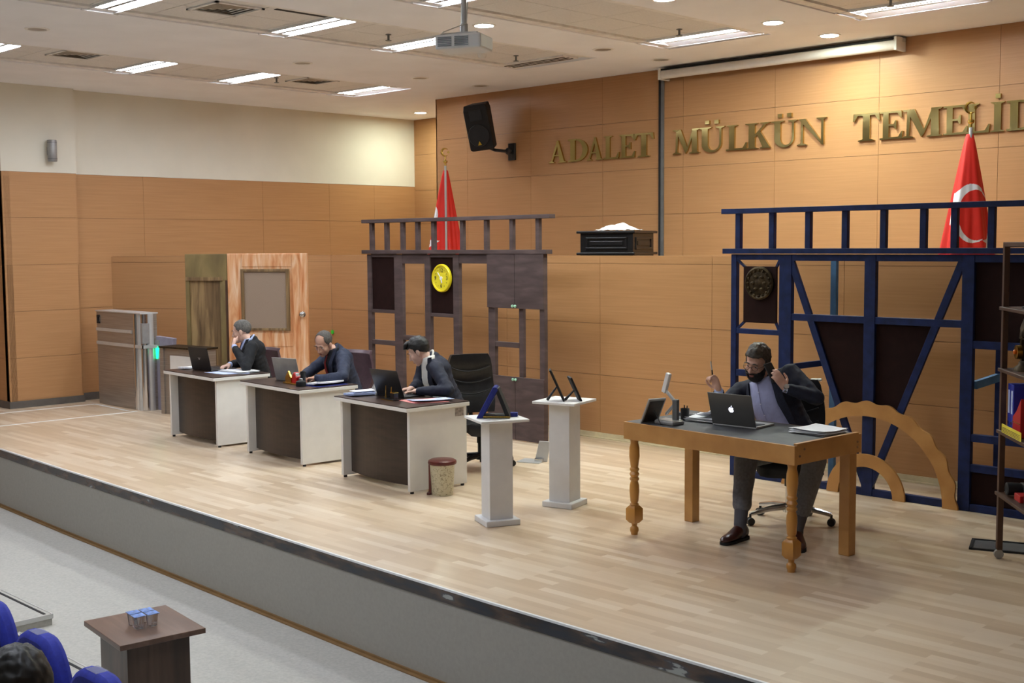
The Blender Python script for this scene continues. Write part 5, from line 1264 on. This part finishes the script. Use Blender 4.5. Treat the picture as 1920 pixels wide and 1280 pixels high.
m = MB(); m.beam((-.08, .0, .22), (-.035, .0, .36), .036, .03, 0, (0, 1, 0)); m.build('camera_head', 'white', t, False, .006)
t = thing('picture_frame', 'small grey framed screen leaning on a wire stand at the table corner', 'frame', (-5.31, 6.735, ZT), rad(70))
T = Matrix.Rotation(rad(32), 4, 'X')
m = MB(); m.bx(-.07, .07, -.008, .008, 0, .215, 0, T); m.build('frame', 'silver', t, False, .004)
m = MB(); m.bx(-.058, .058, -.0095, -.007, .015, .2, 0, T); m.build('back_plate', 'wenge', t)
a = T @ V((0, -.01, .12)); m = MB(); m.tube([a, (0, a.y - .09, .003)], .003); m.build('wire_strut', 'black', t, True)
t = thing('pen_cup', 'black pen cup behind the document camera', 'pen holder', (-5.19, 7.0, ZT))
m = MB(); m.lathe([(0, 0), (.03, 0), (.032, .085), (.027, .085), (.025, .01), (0, .01)]); m.build('cup', 'black', t, True)
for x, y in ((.012, .0), (-.01, .008)): m = MB(); m.cyl((x, y, .01), (x*1.6, y*1.6, .105), .004); m.build('pen', 'blackm', t, True)

# ------------------------------------------------------------------ shelf unit on wheels, at the frame edge
SD = V((.62, -.78, 0)).normalized(); ang = math.atan2(SD.y, SD.x)
t = thing('shelf_unit', 'tall brown open shelf unit on small wheels, cut by the frame edge', 'shelf', (-3.27, 7.83, 0), ang)
L, DP = 1.1, .3
for x in (0, L):
    for y in (0, DP - .03): m = MB(); m.bx(x, x + .04, y, y + .035, .06, 2.07); m.build('post', 'shelfwood', t, False, .003)
for z in (.425, .835, 1.24, 1.64): m = MB(); m.bx(0, L + .04, -.015, DP + .015, z, z + .022); m.build('shelf_board', 'shelfwood', t, False, .003)
for y in (0, DP - .03): m = MB(); m.bx(0, L + .04, y, y + .03, 2.05, 2.08); m.build('top_rail', 'shelfwood', t, False, .003)
for x in (0, L): m = MB(); m.bx(x + .005, x + .035, 0, DP, 2.045, 2.075); m.build('end_rail', 'shelfwood', t, False, .003)
for x in (.02, L + .02):
    for y in (.015, DP - .015):
        m = MB(); m.cyl((x - .012, y, .03), (x + .012, y, .03), .03, .03, 18); m.cyl((x, y, .03), (x, y, .065), .01); m.build('caster', 'cup' if False else 'silver', t, True)
def on_shelf(u, v, z): p = V((-3.27, 7.83)) + V((SD.x, SD.y))*u + V((-SD.y, SD.x))*v; return (p.x, p.y, z)
for k, (u, lab) in enumerate([(.048, 'blue lever arch binder on the shelf, nearest the post'), (.112, 'blue lever arch binder second from the shelf post')]):
    t = thing('ring_binder', lab, 'binder', on_shelf(u, .04, .857), ang, 'blue binders on the shelf unit')
    m = MB(); m.bx(0, .06, 0, .26, 0, .31); m.build('cover', 'binder', t, False, .004)
    m = MB(); m.bx(.015, .045, -.002, .0, .12, .27); m.build('spine_label', 'bluepaper', t)
    m = MB(); m.lathe([(0, 0), (.01, 0), (.01, .004), (0, .004)], (0, 0, 0), 12, 0, Matrix.Translation((.03, 0, .06)) @ R90); m.build('finger_hole', 'chrome', t)
t = thing('red_box', 'red box with a sloping top beside the blue binders', 'box', on_shelf(.23, .02, .857), ang)
m = MB(); m.prism([(0, 0), (.16, 0), (.16, .25), (.07, .16), (0, .12)], .2); m.build('box', 'redbox', t, False, .004)
m = MB(); m.bx(0, .16, -.002, 0, .085, .09); m.build('gold_line', 'gold', t)
t = thing('yellow_card', 'yellow card strip standing along the front edge of the shelf', 'card', on_shelf(.12, -.01, .857), ang)
m = MB(); m.bx(0, .4, -.004, 0, .0, .055); m.build('card', 'signyellow', t)
m = MB()
for k in range(4): m.bx(.012, .38, -.005, -.004, .006 + k*.009, .009 + k*.009)
m.build('printed_lines', 'shelfwood', t)
t = thing('mantel_clock', 'small ornate bronze clock with an amber jewel on the shelf', 'ornament', on_shelf(.2, .1, 1.262), ang)
m = MB(); m.lathe([(0, 0), (.075, 0), (.07, .02), (.045, .04), (.04, .06), (0, .06)]); m.build('foot', 'bronze', t, True)
m = MB(); m.tube([(-.05, 0, .05), (-.085, 0, .12), (-.06, 0, .2)], .018); m.tube([(.05, 0, .05), (.085, 0, .12), (.06, 0, .2)], .018); m.build('scroll', 'bronze', t, True)
m = MB(); m.lathe([(0, 0), (.045, 0), (.045, .03), (0, .035)], (0, 0, 0), 20, 0, Matrix.Translation((-.005, -.03, .12)) @ R90); m.build('dial', 'gold', t, True)
m = MB(); m.ell((-.005, -.068, .12), (.016, .01, .016)); m.build('jewel', 'amber', t, True)
m = MB(); m.tube([(-.08, 0, .22), (-.03, 0, .27), (.04, 0, .33), (.07, 0, .36)], [.014, .03, .03, .016]); m.tube([(-.02, 0, .27), (-.1, 0, .24), (-.12, 0, .2)], .01); m.ell((.09, 0, .37), (.03, .02, .022)); m.build('figurine', 'pewter', t, True)
t = thing('ring_ornament', 'thin black ring shaped ornament on the upper shelf', 'ornament', on_shelf(.26, .1, 1.662), ang)
m = MB(); m.tube([(.085*sin(2*PI*i/28), 0, .1 - .085*cos(2*PI*i/28)) for i in range(29)], .007); m.build('ring', 'black', t, True)
m = MB(); m.lathe([(0, 0), (.05, 0), (.05, .012), (.01, .02), (0, .02)]); m.cyl((0, 0, .185), (0, 0, .24), .02, .012); m.build('stand', 'black', t, True)
t = thing('camera', 'black camera lying on the lowest shelf', 'camera', on_shelf(.13, .06, .447), ang)
m = MB(); m.bx(0, .12, .04, .11, 0, .085); m.build('body', 'black', t, False, .01)
m = MB(); m.lathe([(0, 0), (.036, 0), (.04, .02), (.042, .09), (.03, .095), (0, .085)], (0, 0, 0), 22, 0, Matrix.Translation((.05, .04, .05)) @ R90); m.build('lens', 'blackm', t, True)
o = MB().bx(0, .12, 0, .1, 0, .045).build('red_box', 'redbox', None, False, .004, on_shelf(.27, .03, .447), ang); tag(o, 'small flat red box on the lowest shelf', 'box')
t = thing('tool_case', 'dark case with a carrying handle standing on the lowest shelf', 'case', on_shelf(.55, .0, .447), ang)
m = MB(); m.bx(0, .22, 0, .1, 0, .23); m.build('case', 'blackm', t, False, .015)
m = MB(); m.tube([(.06, .05, .225), (.06, .05, .265), (.16, .05, .265), (.16, .05, .225)], .01); m.build('handle', 'black', t, True)

# ------------------------------------------------------------------ audience side: side table, cups, seats
t = thing('side_table', 'walnut pedestal side table in front of the stage', 'table', (-6.23, 3.30, -.61), rad(-7))
m = MB(); m.bx(-.285, .285, -.245, .245, .53, .56); m.build('tabletop', 'walnut_top', t, False, .003)
m = MB(); m.bx(-.21, .21, -.18, .18, 0, .53); m.build('pedestal', 'walnut', t, False, .003)
def cup(label, x, y):
    t = thing('water_cup', label, 'water cup', (x, y, -.05), rad(-7), 'sealed water cups on the side table')
    m = MB(); rr = []
    for k, z in ((.024, 0), (.026, .02), (.031, .072)):
        rr.append([(k*sx, k*sy, z) for sx, sy in ((-1, -.6), (-.6, -1), (.6, -1), (1, -.6), (1, .6), (.6, 1), (-.6, 1), (-1, .6))])
    m.ring_loft(rr); m.build('cup', 'cup', t, False, .002)
    m = MB(); m.bx(-.034, .034, -.034, .034, .072, .0745); m.build('foil_lid', 'foil', t, False, .001)
for x, y, lab in [(-6.265, 3.255, 'sealed water cup with a foil lid, nearest the blue seats'), (-6.19, 3.245, 'sealed water cup with a foil lid, nearest the camera side corner'), (-6.255, 3.33, 'sealed water cup at the back of the cluster, nearest the platform'), (-6.18, 3.322, 'sealed water cup nearest the stage front')]:
    cup(lab, x, y)
def theatre_seat(label, x, y, zf, wrapped=True):
    """faces +y"""
    t = thing('theatre_seat', label, 'seat', (x, y, zf), 0, 'blue audience seats')
    def shell(hw, y0, th, z0, z1, r):
        m = MB(); pts = [(-hw, z0), (hw, z0), (hw, z1 - r*1.6)] + [(hw - r + r*cos(a), z1 - r*1.6 + (r*1.6)*sin(a)) for a in [PI/2*i/8 for i in range(1, 9)]] + [(-hw + r - r*sin(a), z1 - r*1.6 + (r*1.6)*cos(a)) for a in [PI/2*i/8 for i in range(0, 9)]]
        m.prism(pts, th, Matrix.Translation((0, y0, 0))); return m
    shell(.255, .0, .085, .5, 1.03, .2).build('backrest', 'blueseat', t, True, .026)
    shell(.235, -.03, .035, .45, .965, .18).build('back_shell', 'blackm', t, False, .01)
    if wrapped:
        m = MB(); m.bx(-.06, .03, -.0325, -.031, .6, .962); m.bx(-.06, .03, .016, .07, 1.0305, 1.0315); m.build('plastic_band', 'wrap', t)
    m = MB(); m.bx(-.24, .24, .09, .5, .38, .46); m.build('seat_cushion', 'blueseat', t, False, .03)
    for s in (-1, 1):
        m = MB(); m.bx(s*.285 - .025, s*.285 + .025, .0, .48, .6, .64); m.build('armrest', 'blackm', t, False, .01)
        m = MB(); m.bx(s*.285 - .02, s*.285 + .02, .08, .4, 0, .6); m.build('leg', 'blackm', t, False, .006)
    return t
theatre_seat('blue audience seat cut by the frame edge, highest in the picture', -5.74, 2.215, -.61)
theatre_seat('blue audience seat with a plastic band, middle one of the row', -5.09, 2.165, -.61)
theatre_seat('blue audience seat at the bottom frame edge, nearest the walnut side table', -4.45, 2.115, -.61)
theatre_seat('blue audience seat under the dark haired spectator', -2.86, 1.0, -.31, False)
# ------------------------------------------------------------------ camera, world, output look
cam = bpy.data.cameras.new('camera'); co = bpy.data.objects.new('camera', cam); COL.objects.link(co)
cam.sensor_width = 36; cam.lens = 42.528; cam.clip_start = .05; cam.clip_end = 100
F_, R_, U_ = V((-.7015, .7082, -.0803)), V((.7106, .7035, -.0072)), V((.0514, -.0621, .9967))
F_, R_, U_ = V((-.701503, .708126, -.080313)), V((.710810, .703348, -.007177)), V((.0514063, -.0621220, .9967438))
U_ = R_.cross(F_); U_.normalize()
mw = Matrix((R_, U_, -F_)).transposed().to_4x4(); mw.translation = V((0, 0, 2.09)); co.matrix_world = mw
SC.camera = co
w = bpy.data.worlds.new('ambient'); SC.world = w; w.use_nodes = True
w.node_tree.nodes['Background'].inputs[0].default_value = (1, .95, .88, 1); w.node_tree.nodes['Background'].inputs[1].default_value = .5
vs = SC.view_settings; vs.view_transform = 'Standard'; vs.look = 'None'; vs.gamma = 1; vs.use_curve_mapping = False; vs.exposure = 0.66
SC.cycles.use_denoising = True; SC.cycles.max_bounces = 8; SC.cycles.diffuse_bounces = 4
